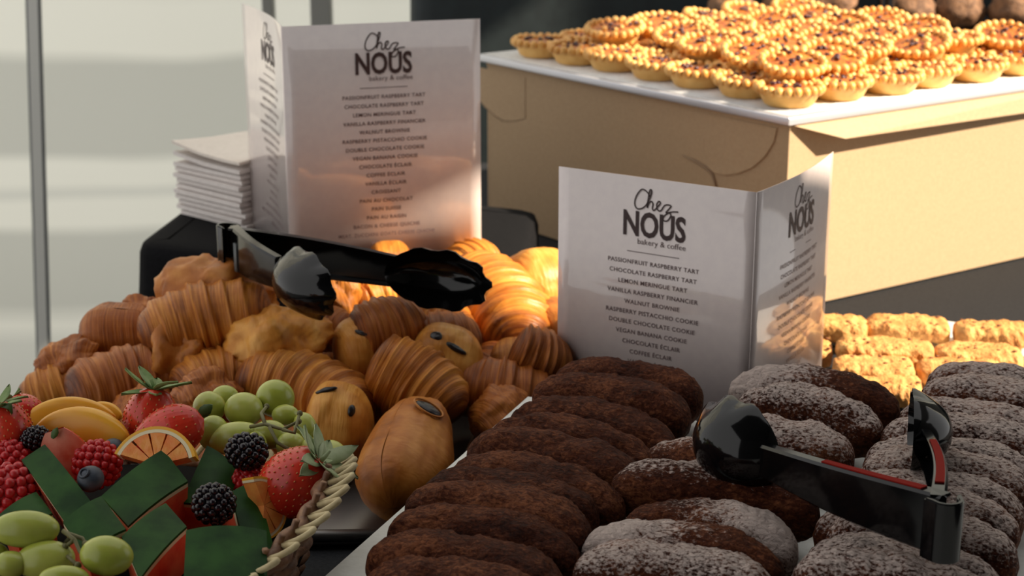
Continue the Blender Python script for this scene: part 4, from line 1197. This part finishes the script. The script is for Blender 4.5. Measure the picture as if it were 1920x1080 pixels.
halfberry((122, 858, .965), .016, .036, ((-.3, .1, .9), (0, .9, .2)), 'cut strawberry showing its pale flesh beside the raspberry', 2)
halfberry((60, 850, .975), .012, .03, ((-.6, .1, .5), (0, .9, .2)), 'pale strawberry end behind the left watermelon piece', 3)
# raspberries, blackberries, blueberries
drupe('raspberry', PY(182, 870, .965), .0158, 'rasp', 'red raspberry in the middle behind the blueberry', 'raspberry', 1, (1, 1, 1), .17, 90, group='raspberries in the basket')
drupe('raspberry', PY(18, 872, .965), .0150, 'rasp', 'red raspberry at the left edge, upper one', 'raspberry', 2, (1, 1, 1.1), .17, 90, group='raspberries in the basket')
drupe('raspberry', PY(12, 922, .935), .0185, 'rasp', 'red raspberry at the left edge, lower one', 'raspberry', 3, (1.2, 1, .9), .17, 90, group='raspberries in the basket')
drupe('raspberry', PY(470, 903, .965), .0120, 'rasp', 'red raspberry between watermelon and orange slice', 'raspberry', 4, (1, 1, 1.1), .17, 80, group='raspberries in the basket')
drupe('blackberry', PY(401, 945, .905), .0132, 'blackb', 'glossy blackberry in front, above the squared watermelon', 'blackberry', 1, (1, 1, .95), .185, 74, group='blackberries in the basket')
drupe('blackberry', PY(463, 846, .965), .0135, 'blackb', 'glossy blackberry below the grape bunch', 'blackberry', 2, (1.1, 1, .85), .185, 74, group='blackberries in the basket')
drupe('blackberry', PY(66, 821, .975), .0092, 'blackb', 'small blackberry beside the mango slices at the left', 'blackberry', 3, (1.1, 1, .8), .2, 60, group='blackberries in the basket')
o = meshobj('blueberry', *sphere_data((0, 0, 0), .0080, 20, 14, (1, 1, .95)), M['blueb']); o.location = PY(170, 898, .925); tag(o, 'dusky blueberry in front of the middle raspberry', 'blueberry')
Vc, Fc = tube_data([Vector((.0030*math.cos(a), .0030*math.sin(a), .0074)) for a in [k*math.pi/6 for k in range(13)]], [.0009]*13, 5, False); meshobj('crown', Vc, Fc, M['blueb'], o); o.rotation_euler = (.6, -.4, 0)
o = meshobj('blueberry', *sphere_data((0, 0, 0), .0070, 18, 12, (1, 1, .95)), M['blueb']); o.location = PY(212, 842, .975); tag(o, 'dark blueberry half hidden under the mango', 'blueberry')
# mango slices: curved crescents
def mango(pa, pb, pm, Rt, label, seed):
    a, b, m = PY(*pa), PY(*pb), PY(*pm); V = []; F = []; nt, na_ = 26, 14; c0 = (a+b)/2
    for i in range(nt+1):
        t = i/nt; p = a*(1-t)**2+m*2*t*(1-t)+b*t*t; tg = ((m-a)*(1-t)+(b-m)*t).normalized(); up = UP; s = tg.cross(up).normalized(); w = s.cross(tg)
        rr = Rt*max(.06, math.sin(math.pi*(t*.96+.02)))**.55
        for j in range(na_):
            q = 2*math.pi*j/na_; V.append(p-c0+w*rr*math.copysign(abs(math.sin(q))**.8, math.sin(q))+s*rr*.55*math.copysign(abs(math.cos(q))**.6, math.cos(q)))
    for i in range(nt):
        for j in range(na_): F.append((i*na_+j, i*na_+(j+1) % na_, (i+1)*na_+(j+1) % na_, (i+1)*na_+j))
    F.append(tuple(range(na_))[::-1]); F.append(tuple(nt*na_+j for j in range(na_)))
    o = meshobj('mango_slice', V, F, M['mango']); o.location = c0; tag(o, label, 'mango', 'mango slices in the basket')
mango((45, 790, 1.02), (215, 785, 1.02), (125, 755, 1.03), .0095, 'yellow mango slice at the back left, upper one', 1)
mango((150, 778, 1.04), (228, 782, 1.04), (195, 765, 1.05), .007, 'small mango slice tip behind the others', 2)
mango((66, 815, .995), (240, 825, .985), (150, 785, 1.0), .0135, 'yellow mango slice in front of the other slices', 3)
# orange slices (disc segments)
def orange_slice(c, R, nrm, a0, a1, label, th=.009):
    c = PY(*c); n = Vector(nrm).normalized(); x = (RT-n*RT.dot(n)).normalized(); y = n.cross(x)
    root = empty('orange_slice', c); tag(root, label, 'orange', 'orange slices in the basket')
    def ringseg(name, r0, r1, th_, mat, k=22):
        V = []; F = []
        for i in range(k+1):
            a = a0+(a1-a0)*i/k; d = x*math.cos(a)+y*math.sin(a)
            V += [d*r0+n*th_/2, d*r1+n*th_/2, d*r1-n*th_/2, d*r0-n*th_/2]
            if i:
                b = 4*i
                for j in range(4): F.append((b-4+j, b-4+(j+1) % 4, b+(j+1) % 4, b+j))
        F.append((0, 1, 2, 3)); F.append(tuple(4*k+j for j in (3, 2, 1, 0)))
        bm = bmesh.new(); vs = [bm.verts.new(v) for v in V]
        for q in F: bm.faces.new([vs[i] for i in q])
        bmesh.ops.recalc_face_normals(bm, faces=bm.faces); bmobj(name, bm, M[mat], root, True, 40)
    ringseg('peel', R*.93, R, th, 'peel'); ringseg('pith', R*.85, R*.93, th*.99, 'pith')
    k = 5
    for i in range(k):
        b0 = a0+(a1-a0)*i/k+.03; b1 = a0+(a1-a0)*(i+1)/k-.03; aa0, aa1 = a0, a1
        V = []; F = []; pts = [x*.002+y*.002]+[(x*math.cos(b0+(b1-b0)*j/6)+y*math.sin(b0+(b1-b0)*j/6))*R*.84 for j in range(7)]
        m = len(pts); V = [p+n*th*.52 for p in pts]+[p-n*th*.52 for p in pts]
        F = [tuple(range(m)), tuple(range(m, 2*m))[::-1]]+[(j, m+j, m+(j+1) % m, (j+1) % m) for j in range(m)]
        meshobj('segment', V, F, M['orange'], root, False)
orange_slice((290, 882, .95), .0265, (-.1, -.75, .65), .25, 2.75, 'orange slice arching behind the largest watermelon piece')
orange_slice((478, 955, .925), .0190, (.65, -.6, .35), -1.5, 1.9, 'orange slice wedged beside the narrow watermelon piece', .012)
# mint leaves
def mint(c, d, L, w, label):
    p = PY(*c); V, F = leaf_data(Vector((0, 0, 0)), Vector(d), L, w, .2, -FW, .12); o = meshobj('mint_leaf', V, F, M['leaf']); o.location = p; tag(o, label, 'leaf', 'green leaves among the fruit')
mint((372, 780, 1.0), (.9, 0, .7), .013, .0035, 'small green leaf lying on the leftmost grape')
mint((98, 822, .965), (.5, 0, .85), .009, .002, 'tiny green leaf beside the small blackberry')
mint((2, 785, .98), (.7, 0, .9), .014, .004, 'green leaf at the left edge above the strawberry')
